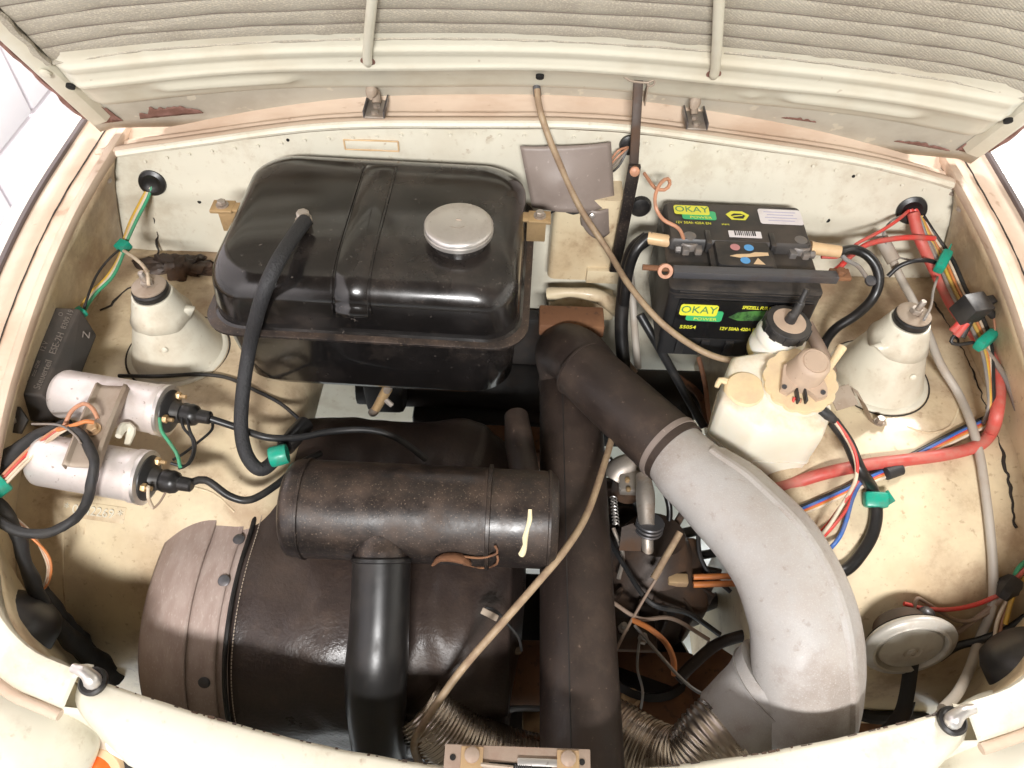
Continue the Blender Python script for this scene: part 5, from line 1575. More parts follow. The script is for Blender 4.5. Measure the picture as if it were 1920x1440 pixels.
# thin control wires and red lead in the gap
tw = thing('starter_wires', 'red and grey thin wires hanging in the gap beside the heater duct', 'wires', W(1230, 1180, z=0.55))
wire('red_lead', [(1186, 1162, 0.60), (1220, 1180, 0.61), (1248, 1205, 0.605), (1262, 1235, 0.59), (1264, 1265, 0.57)], 0.0042, M['orange'], tw)
wire('grey_wire', [(1190, 1172, 0.60), (1230, 1220, 0.60), (1280, 1275, 0.60), (1320, 1302, 0.60), (1368, 1306, 0.62)], 0.0024, M['grey_wire'], tw)
wire('grey_wire', [(1200, 1190, 0.60), (1195, 1250, 0.58), (1205, 1300, 0.55), (1195, 1360, 0.50)], 0.0019, M['grey_wire'], tw)
wire('brown_wire', [(1140, 1250, 0.60), (1175, 1180, 0.60), (1215, 1110, 0.61), (1240, 1070, 0.63)], 0.0022, M['hose_brown'], tw)
cr = thing('clutch_cable', 'tan rod slanting from under the grey duct to the gearbox', 'cable', W(1230, 1080, z=0.64))
wire('rod', [(1275, 998, 0.66), (1225, 1085, 0.63)], 0.0052, M['cable_tan'], cr)
ws = thing('lower_hose', 'dark brown hose arching across the white gap to the grey duct', 'hose', W(1330, 1220, z=0.5))
wire('hose', [(1270, 1275, 0.52), (1300, 1245, 0.53), (1345, 1208, 0.54), (1400, 1190, 0.56), (1450, 1180, 0.58)], 0.0085, M['duct_dark'], ws, n=10)
dh = thing('engine_hoses', 'tangle of thin dark hoses and rods in the gap under the diagonal pipe', 'hoses', W(1250, 950, z=0.5))
for m, r_, L_ in (('black_rubber', 0.007, [(1140, 860, .62), (1190, 940, .58), (1230, 1010, .56), (1300, 1040, .54), (1370, 1030, .54)]),
                  ('cast', 0.006, [(1300, 880, .62), (1290, 940, .60), (1260, 1000, .56), (1240, 1060, .55)]),
                  ('black_wire', 0.004, [(1135, 1000, .60), (1170, 1060, .60), (1220, 1130, .60), (1290, 1150, .58), (1350, 1190, .56)]),
                  ('black_wire', 0.0035, [(1330, 940, .62), (1310, 1000, .60), (1320, 1060, .58), (1370, 1110, .57)]),
                  ('hose_brown', 0.003, [(1150, 1130, .60), (1200, 1160, .60), (1260, 1160, .59), (1330, 1200, .58)]),
                  ('steel_dark', 0.009, [(1150, 1040, .52), (1240, 1010, .52), (1330, 990, .52)]),
                  ('black_rubber', 0.010, [(1280, 760, .62), (1300, 830, .60), (1290, 900, .58), (1310, 960, .56)]),
                  ('rusty', 0.006, [(1260, 700, .66), (1310, 740, .64), (1330, 800, .62)]),
                  ('copper', 0.004, [(1310, 670, .70), (1322, 720, .68), (1330, 780, .66), (1345, 820, .64)])):
    mk('hose', tube(pts(L_), r_, n=8), M[m], dh)
mp = thing('gearbox_mount', 'dark bolted gearbox mount plate with two studs beside the heater duct', 'mount', W(1180, 1180, z=0.53))
mk('plate', box(W(1185, 1190, z=0.535), (0.07, 0.05, 0.012), bev=0.003), M['cast'], mp)
for px, py in ((1168, 1180), (1205, 1200)):
    mk('stud', join(hexnut(W(px, py, z=0.543), (0, 0, 1), 0.008, 0.008), lathe([(0.004, 0.006), (0.004, 0.018)], W(px, py, z=0.543), (0, 0, 1), n=10)), M['zinc'], mp)
sh = thing('drive_shaft', 'grey steel drive shaft end in the gap beside the gearbox', 'drive shaft', W(1345, 1130, z=0.45))
mk('shaft', tube([W(1290, 1145, z=0.46), W(1420, 1095, z=0.46)], 0.012, n=16), M['steel_dark'], sh)
sf = thing('subframe', 'dark rusty subframe cross beam low in front of the gearbox', 'subframe', (XC, 0.30, 0.38))
mk('front_beam', box((-0.08, 0.27, 0.42), (0.52, 0.05, 0.06), bev=0.008), M['rusty'], sf)
mk('lower_tray', box((-0.13, 0.42, 0.40), (0.46, 0.36, 0.05), bev=0.01), M['black_under'], sf)
# ------------------------------------------------------------------ battery
bx = (W(1240, 357, y=0.945) + W(1500, 368, y=0.945)) / 2
BT = 0.948
BM = Matrix.Translation((bx.x + 0.003, 0.855, 0.0)) @ Matrix.Rotation(R(-0.6), 4, 'Z')
bat = thing('car_battery', 'black car battery with yellow-green labels, clamped against the firewall', 'battery', (bx.x, 0.855, 0.77))
hx, hy = 0.1035, 0.0875
mk('case', rloft([(0.800, hx - 0.004, hy - 0.003, 0.008), (0.830, hx - 0.004, hy - 0.003, 0.008), (0.832, hx - 0.002, hy - 0.001, 0.008), (0.921, hx - 0.001, hy - 0.0005, 0.008), (0.9215, hx - 0.003, hy - 0.003, 0.008)], BM), M['bat'], bat)
# lid: raised rear half, terminals on the lower front half
lid = mk('lid', rloft([(0.9215, hx - 0.003, hy - 0.003, 0.008), (0.923, hx, hy, 0.009), (0.930, hx, hy, 0.009), (0.932, hx - 0.003, hy - 0.003, 0.008)], BM), M['bat'], bat)
rear = mk('lid_step', rloft([(0.922, hx - 0.002, 0.046, 0.007, 0, 0.038), (0.944, hx - 0.004, 0.044, 0.007, 0, 0.039), (0.948, hx - 0.007, 0.041, 0.006, 0, 0.039)], BM), M['bat'], bat)
front_blk = mk('vent_block', rloft([(0.922, 0.046, 0.030, 0.007, 0, -0.030), (0.940, 0.045, 0.029, 0.007, 0, -0.030), (0.9415, 0.043, 0.028, 0.006, 0, -0.030), (0.9418, 0.043, 0.028, 0.006, 0, -0.030), (0.942, 0.0385, 0.026, 0.005, 0, -0.028), (0.948, 0.037, 0.025, 0.005, 0, -0.028)], BM), M['bat'], bat)
for sx in (-0.045, 0.045):
    mk('lid_rib', box((sx, 0.002, 0.942), (0.008, 0.030, 0.018), BM, bev=0.002), M['bat'], bat)
mk('ridge', box((0.0, -hy - 0.0005, 0.9265), (0.18, 0.003, 0.004), BM, bev=0.0008), M['bat'], bat)
mk('ridge', box((0.0, -hy - 0.0005, 0.917), (0.19, 0.003, 0.002), BM, bev=0.0008), M['bat'], bat)
for k in range(5):
    mk('case_rib', box((-0.07 + 0.035 * k, -hy - 0.0003, 0.820), (0.012, 0.004, 0.03), BM, bev=0.001), M['bat'], bat)
# flat printed labels
def lab(name, w, h, r, Mx, m, parent, th=0.0005):
    return mk(name, poly(rrect(w / 2, h / 2, r, 4), Mx, th), m, parent, smooth=False)
def topM(x, y, dz=0.0):
    return BM @ Matrix.Translation((x, y, 0.9482 + dz))
FM0 = BM @ Matrix(((1, 0, 0, 0), (0, 0, -1, 0), (0, 1, 0, 0), (0, 0, 0, 1)))     # local x right, y up, z out of the front face
def frontM(x, z, dz=0.0):
    return BM @ Matrix.Translation((x, -hy - 0.0016 - dz, z)) @ Matrix(((1, 0, 0, 0), (0, 0, -1, 0), (0, 1, 0, 0), (0, 0, 0, 1)))
fl = lab('front_label', 0.184, 0.074, 0.003, frontM(0.004, 0.878), M['bat_label'], bat)
def logo(Mfun, x, y, s, parent):
    lab('logo_green', 0.050 * s, 0.020 * s, 0.004 * s, Mfun(x + 0.010 * s, y - 0.011 * s, 0.0006), M['lab_green'], parent)
    lab('logo_yellow', 0.052 * s, 0.021 * s, 0.004 * s, Mfun(x, y, 0.0012), M['lab_yellow'], parent)
    text('logo_text', 'OKAY', 0.0185 * s, Mfun(x, y + 0.0005 * s, 0.0019), M['lab_green_dk'], parent, align='CENTER', sx=0.98, extr=0.0001)
    text('logo_text', 'POWER', 0.0075 * s, Mfun(x + 0.012 * s, y - 0.0168 * s, 0.0013), M['lab_yellow'], parent, align='CENTER', sx=1.25, extr=0.0001)
logo(lambda x, y, d: topM(x, y, d), -0.062, 0.062, 0.98, rear)
logo(lambda x, y, d: frontM(x, y, d), -0.058, 0.8965, 1.0, fl)
text('small_text', '12V 50Ah 420A EN', 0.0075, topM(-0.088, 0.034, 0.0003), M['lab_yellow'], rear, sx=0.85, extr=0.0001)
text('small_text', 'start', 0.006, topM(-0.022, 0.034, 0.0003), M['lab_yellow'], rear, extr=0.0001)
mk('eco_symbol', poly([(-0.017, 0.004), (-0.010, -0.008), (0.010, -0.008), (0.017, 0.004), (0.008, 0.012), (-0.008, 0.012)], topM(0.004, 0.053, 0.0003), 0.0002), M['lab_yellow'], rear, smooth=False)
mk('eco_symbol_inner', poly([(-0.010, 0.003), (-0.006, -0.004), (0.007, -0.004), (0.011, 0.003), (0.005, 0.007), (-0.005, 0.007)], topM(0.004, 0.052, 0.0007), 0.0002), M['bat_label'], rear, smooth=False)
mk('eco_bar', poly([(-0.008, 0.0), (0.007, 0.003), (0.007, 0.005), (-0.008, 0.002)], topM(0.004, 0.051, 0.001), 0.0002), M['lab_yellow'], rear, smooth=False)
wl_ = lab('white_label', 0.062, 0.034, 0.004, topM(0.066, 0.056, 0.0003), M['lab_white'], rear)
for k in range(4):
    mk('print_line', box((0.066, 0.066 - 0.0065 * k, 0.9492), (0.046 - 0.008 * (k % 2), 0.0016, 0.0002), BM), M['lab_text'], wl_, smooth=False)
bl_ = lab('barcode_label', 0.046, 0.014, 0.001, topM(0.008, 0.012, 0.0008), M['lab_white'], rear)
bars = []
for k in range(11):
    bars.append(box((-0.006 + 0.0028 * k, 0.0135, 0.9498), (0.0009 + 0.0012 * random.random(), 0.0095, 0.0002), BM))
mk('bar_print', join(*bars), M['bat_label'], bl_, smooth=False)
fb_ = front_blk
for x, y, m in ((-0.010, -0.016, 'lab_pink'), (0.009, -0.016, 'lab_blue'), (0.0, -0.043, 'lab_blue')):
    mk('warning_dot', poly(disc(18, 0.0068), topM(x, y, 0.0003), 0.0003), M[m], fb_, smooth=False)
mk('warning_triangle', poly([(-0.008, -0.006), (0.008, -0.006), (0.0, 0.007)], topM(0.018, -0.044, 0.0003), 0.0003), M['lab_tan'], fb_, smooth=False)
mk('torn_sticker', poly([(-0.024, -0.004), (-0.010, -0.007), (0.012, -0.003), (0.030, 0.0), (0.030, 0.006), (0.012, 0.006), (0.004, 0.002), (-0.014, 0.0)], topM(0.004, -0.031, 0.0003), 0.0003), M['lab_tan'], fb_, smooth=False)
text('front_text', 'SPEZIELL FUR OSTFAHRZEUGE', 0.0082, frontM(0.000, 0.9045, 0.0006), M['lab_yellow'], fl, sx=0.72, extr=0.0001, bold=0.0002)
text('front_text', '12V 50Ah 420A EN', 0.0088, frontM(-0.022, 0.862, 0.0006), M['lab_yellow'], fl, sx=0.78, extr=0.0001, bold=0.0002)
text('front_text', '55054', 0.0088, frontM(-0.078, 0.862, 0.0006), M['lab_yellow'], fl, sx=1.05, extr=0.0001, bold=0.0002)
mk('leaf_print', poly([(-0.045, -0.004), (-0.034, 0.006), (-0.012, 0.010), (0.016, 0.012), (0.040, 0.010), (0.046, 0.002), (0.030, -0.006), (0.0, -0.008), (-0.03, -0.010)], frontM(0.030, 0.889, 0.0006), 0.0002), M['lab_leaf'], fl, smooth=False)
# battery hold-down bar across the front
hb_ = thing('battery_clamp', 'dark steel angle bar clamping the battery, rusty ring at its left end', 'battery clamp', BM @ Vector((0, -0.09, 0.90)))
ca, cb = W(1262, 508, z=0.944), W(1570, 519, z=0.944)
cv = cb - ca
Mc = frame((ca + cb) / 2, cv, (0, 1, 0.1))
mk('angle_bar', join(box((0, 0.001, 0.003), (cv.length, 0.012, 0.003), Mc, bev=0.0006), box((0, -0.0055, -0.001), (cv.length, 0.003, 0.012), Mc, bev=0.0006)), M['steel_dark'], hb_)
q = W(1247, 508, z=0.944)
mk('eye_ring', lathe([(0.0055, -0.004), (0.010, -0.004), (0.0105, 0.0), (0.010, 0.004), (0.0055, 0.004), (0.0055, -0.004)], q, (0, -0.8, 0.5), n=24, cap=False), M['copper'], hb_)
mk('eye_pin', tube([q + Vector((-0.03, 0.006, 0.0)), q + Vector((0.012, 0.004, 0.0))], 0.004, n=8), M['rusty'], hb_)
q = W(1575, 515, z=0.944)
mk('rusty_end', join(box(q, (0.026, 0.02, 0.006), bev=0.001), hexnut(q + Vector((0, 0, 0.003)), (0, 0, 1), 0.007, 0.006)), M['rusty'], hb_)
# terminals and cables
for k, (px, py) in enumerate(((1291, 452), (1498, 460))):
    q = W(px, py, z=0.938)
    side = -1 if k == 0 else 1
    tm = thing('battery_terminal', 'lead battery clamp with tan ferrule on the %s post' % ('left' if k == 0 else 'right'), 'battery terminal', q, 'battery terminals')
    mk('post', lathe([(0.012, -0.016), (0.0105, 0.004), (0.009, 0.010), (0.006, 0.011)], q, n=20), M['lead'], tm)
    mk('clamp_ring', lathe([(0.0105, -0.012), (0.0165, -0.011), (0.0170, 0.002), (0.015, 0.005), (0.0105, 0.005)], q, n=24), M['lead'], tm)
    mk('clamp_jaws', join(box(q + Vector((-side * 0.012, -0.014, -0.004)), (0.010, 0.018, 0.014), bev=0.002), box(q + Vector((side * 0.006, -0.015, -0.004)), (0.010, 0.018, 0.014), bev=0.002), hexnut(q + Vector((side * 0.012, -0.014, -0.004)), (side, 0, 0), 0.0065, 0.008)), M['lead'], tm)
    e = q + Vector((side * 0.016, -0.002, -0.002))
    f_ = e + Vector((side * 0.042, -0.004 if k else 0.006, 0.002 if k == 0 else -0.002))
    mk('cable_ferrule', tube([e, e.lerp(f_, 0.15), e.lerp(f_, 0.85), f_], [0.0100, 0.0090, 0.0088, 0.0086], n=18), M['ferrule'], tm)
    if k == 0:
        P = [e.lerp(f_, 0.8), f_] + [W(1192, 470, y=0.855), W(1178, 510, y=0.85), W(1170, 570, y=0.84)]
        mk('cable', tube(P, 0.0078, n=14), M['black_rubber'], tm)
        P = [q + Vector((-0.008, -0.006, 0.006)), W(1272, 428, z=0.965), W(1244, 412, z=0.975), W(1230, 390, z=0.99), W(1229, 365, z=1.0), W(1240, 342, z=1.01), W(1252, 335, z=1.01), W(1256, 345, z=1.0), W(1246, 356, z=0.995), W(1228, 352, z=0.995), W(1215, 335, z=0.995), W(1208, 325, z=0.995)]
        mk('earth_wire', tube(P, 0.0026, n=8), M['copper'], tm)
    else:
        P = [e.lerp(f_, 0.8), f_] + [W(1600, 468, z=0.93), W(1625, 478, z=0.925), W(1643, 500, z=0.915), W(1648, 528, z=0.90), W(1636, 560, z=0.88), W(1606, 590, z=0.85), W(1568, 615, z=0.825), W(1548, 640, z=0.80), W(1540, 665, z=0.78)]
        mk('cable', tube(P, 0.0072, n=14), M['black_rubber'], tm)
        mk('side_cable', tube([f_, W(1585, 486, z=0.928), W(1610, 500, z=0.918), W(1628, 525, z=0.90)], 0.0032, n=8), M['grey_wire'], tm)
        mk('lug', lathe([(0.004, 0), (0.008, 0.001), (0.008, 0.005), (0.004, 0.006)], W(1630, 528, z=0.90), (0.1, -0.5, 1), n=12), M['steel_dark'], tm)

# ------------------------------------------------------------------ brake fluid reservoir
bq = W(1460, 636, z=0.880)
axb = Vector((0.10, -0.04, 1)).normalized()
br = thing('brake_reservoir', 'small white brake fluid bottle with black ribbed screw cap', 'reservoir', bq - axb * 0.03)
mk('bottle', lathe([(0.030, -0.034), (0.0345, -0.028), (0.0355, -0.016)], bq, axb, n=40), M['fluid'], br)
mk('bottle_neck', lathe([(0.0355, -0.016), (0.0350, -0.008), (0.0325, 0.0), (0.0330, 0.004), (0.0345, 0.008), (0.0325, 0.016), (0.0305, 0.022)], bq, axb, n=40), M['brake_bottle'], br)
vs, fs = lathe([(0.029, 0.020), (0.0312, 0.022), (0.0312, 0.033), (0.0300, 0.0355), (0.0225, 0.037)], bq, axb, n=48)
cap2 = mk('screw_cap', (vs, fs), M['black_plastic'], br)
ring = []
xb_ = axb.orthogonal().normalized()
yb_ = axb.cross(xb_)
for k in range(10):
    a_ = 2 * math.pi * k / 10
    d = xb_ * math.cos(a_) + yb_ * math.sin(a_)
    ring.append(box((0, 0, 0), (0.0022, 0.010, 0.013), frame(bq + axb * 0.0275 + d * 0.0312, d, axb.cross(d)), bev=0.0006))
mk('cap_ribs', join(*ring), M['black_plastic'], cap2)
mk('cap_top', lathe([(0.0225, 0.0365), (0.0222, 0.0378), (0.004, 0.0382)], bq, axb, n=36), M['pump'], cap2)
sn = bq + axb * 0.038
mk('level_sensor', tube([sn, sn + axb * 0.010, sn + axb * 0.012 + Vector((0.001, 0, 0)), sn + axb * 0.028 + Vector((0.004, 0.006, 0)), sn + axb * 0.030 + Vector((0.004, 0.007, 0)), sn + axb * 0.046 + Vector((0.006, 0.014, 0))], [0.0078, 0.0072, 0.0060, 0.0058, 0.0042, 0.0036], n=12, step=0.002), M['black_plastic'], cap2)
mk('filler_pipe', tube([W(1512, 608, z=0.84), W(1540, 660, z=0.82), W(1558, 700, z=0.80)], 0.0095, n=12), M['hose_brown'], br)

# ------------------------------------------------------------------ windscreen washer bottle
wc = W(1452, 745, z=0.845)
wb = thing('washer_bottle', 'milky yellowed plastic windscreen washer bottle with dusty top', 'washer bottle', Vector((wc.x, wc.y, 0.70)))
# outline of the top in the image, placed on its sloping top plane
topc = [(1372, 668, .872), (1470, 655, .885), (1545, 690, .88), (1562, 770, .862), (1545, 815, .852), (1420, 812, .848), (1350, 755, .858)]
T = [W(*q[:2], z=q[2]) for q in topc]
lowc = [(1345, 770, .77), (1450, 760, .77), (1560, 760, .77), (1562, 830, .765), (1530, 905, .752), (1400, 900, .748), (1345, 830, .76)]
def loop_smooth(P, n):
    out = []
    m = len(P)
    for i in range(m):
        p0, p1, p2, p3 = P[i - 1], P[i], P[(i + 1) % m], P[(i + 2) % m]
        for j in range(n):
            t = j / n
            out.append(0.5 * ((2 * p1) + (p2 - p0) * t + (2 * p0 - 5 * p1 + 4 * p2 - p3) * t * t + (3 * p1 - p0 - 3 * p2 + p3) * t ** 3) * 0.15 + p1.lerp(p2, t) * 0.85)
    return out
TL = loop_smooth(T, 6)
cT = sum(TL, Vector()) / len(TL)
rowsL = []
def ins(lp, k, dz):
    c = sum(lp, Vector()) / len(lp)
    return [c + (q - c) * k + Vector((0, 0, dz)) for q in lp]
rowsL.append(ins(TL, 0.30, 0.006))
rowsL.append(ins(TL, 0.70, 0.005))
rowsL.append(ins(TL, 0.90, 0.0035))
rowsL.append(ins(TL, 0.955, 0.001))
rowsL.append(ins(TL, 0.985, -0.0045))
rowsL.append(ins(TL, 1.0, -0.013))
for k in range(1, 9):
    f = k / 8
    rowsL.append([cT + Vector(((q.x - cT.x) * (1.0 - 0.10 * f * f) + (-0.004 * f), (q.y - cT.y) * (1.0 - 0.06 * f), (q.z - cT.z) * (1 - f) - 0.022 - 0.128 * f)) for q in TL])
rowsL.append([(q - cT) * 0.9 + cT + Vector((0, 0, -0.008)) for q in rowsL[-1]])
nL = len(TL)
vs = [p for r_ in rowsL for p in r_]
fs = []
for i in range(len(rowsL) - 1):
    for j in range(nL):
        fs.append((i * nL + j, (i + 1) * nL + j, (i + 1) * nL + (j + 1) % nL, i * nL + (j + 1) % nL))
fs.append(tuple(range(nL)))
fs.append(tuple((len(rowsL) - 1) * nL + j for j in range(nL - 1, -1, -1)))
mk('tank', (vs, fs), M['pe'], wb, angle=70)
ms = [cT + (q - cT) * 1.006 for q in rowsL[8]]
mk('mould_seam', tube(ms + [ms[0]], 0.0011, n=6, step=0.01), M['pe'], wb)
tn = Vector((-0.06, -0.20, 1)).normalized()
q = W(1397, 730, z=0.866)
mk('filler_cap', lathe([(0.026, -0.012), (0.027, -0.004), (0.0262, 0.001), (0.0235, 0.0035), (0.012, 0.0040), (0.002, 0.0045)], q, tn, n=36), M['pe_cap'], wb)
mk('cap_tab', tube([q + Vector((-0.022, 0.010, 0.002)), q + Vector((-0.031, 0.013, 0.001)), q + Vector((-0.036, 0.005, -0.004))], [0.005, 0.0045, 0.003], n=8), M['pe_cap'], wb)
pq = W(1498, 718, z=0.880)
# scalloped pump flange
sc_ = []
for k in range(96):
    a_ = 2 * math.pi * k / 96
    sc_.append(((0.0445 + 0.0030 * abs(math.sin(a_ * 7))) * math.cos(a_), (0.0445 + 0.0030 * abs(math.sin(a_ * 7))) * math.sin(a_)))
Mpp = frame(pq, (1, 0, tn.x * -1), (0, 1, 0.2))
pump = mk('pump_flange', poly(sc_, Mpp @ Matrix.Translation((0, 0, 0.002)), 0.006), M['pe_cap'], wb, angle=30)
mk('flange_seat', lathe([(0.0455, -0.008), (0.0465, -0.002), (0.045, 0.003)], pq, Mpp.col[2].to_3d(), n=48), M['pe'], wb)
pz = Mpp.col[2].to_3d()
mk('pump_motor', lathe([(0.0265, 0.006), (0.0255, 0.012), (0.0235, 0.018), (0.0215, 0.044), (0.0195, 0.0485), (0.0165, 0.0500), (0.0150, 0.0492), (0.0145, 0.0505), (0.002, 0.0512)], Mpp @ Vector((0.002, 0.006, 0.0)), pz + Vector((0.10, -0.05, 0)), n=40), M['pump'], pump)
mk('motor_base', poly([(-0.030, -0.020), (-0.022, -0.026), (-0.006, -0.016), (0.006, -0.024), (0.014, -0.034), (0.026, -0.030), (0.028, -0.018), (0.022, 0.010), (0.0, 0.026), (-0.022, 0.014)], Mpp @ Matrix.Translation((0.0, 0.002, 0.008)), 0.010), M['pump'], pump, angle=30)
for x, y in ((-0.026, -0.018), (0.021, -0.026)):
    mk('screw', lathe([(0.0032, 0), (0.0032, 0.002), (0.002, 0.002), (0.002, 0.001)], Mpp @ Vector((x, y + 0.002, 0.018)), pz, n=12), M['steel_dark'], pump)
mk('outlet_tube', tube([Mpp @ Vector((0.028, 0.004, 0.012)), Mpp @ Vector((0.042, 0.022, 0.018)), Mpp @ Vector((0.055, 0.040, 0.024))], [0.0042, 0.0050, 0.0062], n=12), M['pe_cap'], pump)
for x in (-0.010, 0.0):
    mk('contact_blade', box((x, -0.026, 0.012), (0.0028, 0.018, 0.012), Mpp, bev=0.0005), M['black_plastic'], pump)
# bracket strap from the bottle to the wing
bk = thing('washer_bracket', 'bent steel strap bolting the washer bottle to the right wing', 'bracket', S(1640, 795, 0.0))
p0, p1, p2, p3, p4 = W(1562, 748, z=0.852), W(1598, 730, z=0.850), W(1612, 745, z=0.846), S(1632, 792, 0.004), S(1660, 797, 0.004)
mk('strap', tube([p0, p1, p2, p2.lerp(p3, 0.5), p3, p4], [0.011, 0.011, 0.009, 0.009, 0.009, 0.009], n=4, rh=0.0018, up=(0.5, 0.3, 0.8)), M['bracket'], bk, angle=30)
mk('tab_plate', box((0, 0, 0), (0.034, 0.030, 0.002), frame(W(1580, 745, z=0.853), (0.9, 0.35, 0), (0, 0.9, 0.3)), bev=0.0008), M['bracket'], bk)
mk('bolt', join(lathe([(0.007, 0), (0.007, 0.002)], S(1645, 796, 0.005), (0, 0, 1), n=16), hexnut(S(1645, 796, 0.006), (0, 0, 1), 0.006, 0.010)), M['zinc'], bk)
# washer pump wiring and black hose running down
wp = thing('pump_wires', 'cream and red wires with black taped joint running down from the washer pump', 'wires', W(1560, 775, z=0.86))
wire('wire', [(1490, 745, 0.885), (1487, 757, 0.878), (1500, 765, 0.874), (1530, 768, 0.87), (1545, 775, 0.868)], 0.0018, M['red_thin'], wp, n=6)
wire('wire', [(1502, 748, 0.885), (1500, 758, 0.878), (1515, 764, 0.874), (1535, 768, 0.87), (1548, 775, 0.868)], 0.0018, M['copper'], wp, n=6)
wire('taped_joint', [(1536, 766, 0.872), (1552, 778, 0.868), (1566, 790, 0.862)], [0.006, 0.0068, 0.0045], M['tape'], wp, n=9, wob=0.5)
wire('wire', [(1562, 786, 0.862), (1580, 810, 0.848), (1597, 840, 0.832), (1606, 872, 0.818), (1604, 900, 0.812), (1592, 925, 0.806), (1578, 948, 0.795), (1555, 985, 0.775), (1525, 1020, 0.745)], 0.0026, M['white_wire'], wp, n=7)
wire('wire', [(1564, 786, 0.862), (1584, 812, 0.848), (1602, 845, 0.832), (1608, 878, 0.818), (1600, 910, 0.808), (1588, 935, 0.803), (1576, 950, 0.792), (1550, 985, 0.77), (1520, 1015, 0.74)], 0.0022, M['red_thin'], wp, n=7)
bh = thing('black_wiring_tube', 'black cable tube with green tape running forward from the washer bottle', 'cable', S(1640, 940, 0.01))
wire('tube', [(1562, 790, 0.835), (1590, 830, 0.82), (1612, 880, 0.808), (1628, 920, None, 0.012), (1637, 960, None, 0.010), (1630, 1000, None, 0.010), (1608, 1035, None, 0.012), (1580, 1062, None, 0.014), (1545, 1085, 0.72), (1505, 1100, 0.69)], 0.0080, M['black_rubber'], bh, n=14)
tq = S(1634, 940, 0.012)
mk('green_tape', box((0, 0, 0), (0.030, 0.021, 0.018), frame(tq, (1, -0.1, 0.1), (0.1, 0.8, 0.4)), bev=0.004), M['green_tape'], bh)
mk('tape_tail', box((0, 0, 0), (0.012, 0.018, 0.002), frame(tq + Vector((0.014, 0, 0.006)), (0.6, 0.2, 0.7), (0, 1, 0.2)), bev=0.0008), M['green_tape'], bh)

# ------------------------------------------------------------------ red main cable and coloured loom on the right wing
rc = thing('red_main_cable', 'thick red cable curving along the right side wall and across the wing', 'cable', S(1860, 720, 0.01))
wire('cable', [(1712, 400, 0.925), (1722, 440, 0.905), (1735, 470, 0.89), (1760, 520, 0.872), (1788, 575, 0.86), (1830, 630, 0.852), (1862, 680, 0.845), (1873, 730, 0.838), (1868, 780, 0.83), (1850, 820, None, 0.010), (1825, 842, None, 0.009), (1770, 856, None, 0.009), (1700, 866, None, 0.009), (1620, 876, None, 0.009), (1540, 892, None, 0.010), (1470, 912, 0.755), (1400, 935, 0.73)], 0.0085, M['red'], rc, n=16)
rl = thing('right_wiring_loom', 'blue, yellow, red and black wires bundled along the right side wall', 'wiring loom', S(1780, 560, 0.01))
for k, (m, dx, dy, r_) in enumerate((('yellow', 10, -4, 0.0028), ('orange', 16, -7, 0.0024), ('white_wire', 22, -9, 0.0022), ('black_wire', 28, -12, 0.0036), ('grey_wire', 5, 2, 0.0026))):
    wire('wire', [(1722 + dx * .3, 405, 0.925), (1738 + dx * .5, 450 + dy, 0.902), (1758 + dx, 500 + dy, 0.885), (1785 + dx, 560 + dy, 0.875), (1815 + dx, 610 + dy, 0.866), (1838 + dx * .7, 660 + dy, 0.858), (1850 + dx * .4, 720, 0.845), (1852 + dx * .3, 765, 0.83), (1840, 800 + dy * .5, None, 0.006)], r_, M[m], rl, n=7)
for k, (m, dy, r_) in enumerate((('blue', 0, 0.0034), ('black_wire', -5, 0.003), ('orange', 7, 0.0026), ('red_thin', 4, 0.0026), ('white_wire', 12, 0.0024), ('yellow', 10, 0.002))):
    wire('wire', [(1850, 790 + dy, None, 0.006), (1800, 812 + dy, None, 0.005), (1760, 832 + dy, None, 0.005), (1715, 855 + dy, None, 0.004), (1670, 878 + dy, None, 0.005), (1625, 898 + dy, None, 0.005), (1580, 920 + dy * .8, None, 0.005), (1535, 940 + dy * .8, None, 0.005), (1500, 955 + dy * .8, None, 0.006)], r_, M[m], rl, n=7)
wire('blue_tail', [(1625, 895, None, 0.006), (1605, 912, None, 0.008), (1592, 940, None, 0.008), (1582, 975, None, 0.008), (1570, 1005, None, 0.008), (1555, 1030, 0.745), (1520, 1060, 0.71)], 0.0030, M['blue'], rl, n=7)
wire('red_tail', [(1604, 905, None, 0.008), (1592, 935, None, 0.008), (1582, 955, None, 0.008), (1570, 972, None, 0.008), (1545, 1005, 0.755), (1515, 1030, 0.72)], 0.0024, M['red_thin'], rl, n=7)
mk('tape_wrap', lathe([(0.006, -0.014), (0.009, -0.012), (0.0085, 0.012), (0.006, 0.014)], S(1671, 886, 0.006), (0.9, 0.35, 0), n=14), M['tape'], rl)
for px, py, z, xa, ya in ((1768, 490, 0.893, (0.45, 0.7, 0.2), (-0.8, 0.6, 0)), (1848, 638, 0.866, (0.75, 0.6, 0.1), (-0.6, 0.8, 0))):
    q = W(px, py, z=z)
    gt_ = mk('green_tape', box((0, 0, 0), (0.036, 0.015, 0.020), frame(q, xa, ya), bev=0.004), M['green_tape'], rl)
    mk('tape_tail', box((0, 0, 0), (0.012, 0.012, 0.0016), frame(q + Vector(xa).normalized() * 0.022 + Vector((0, 0, 0.004)), xa, (0, 0.3, 1)), bev=0.0005), M['green_tape'], gt_)
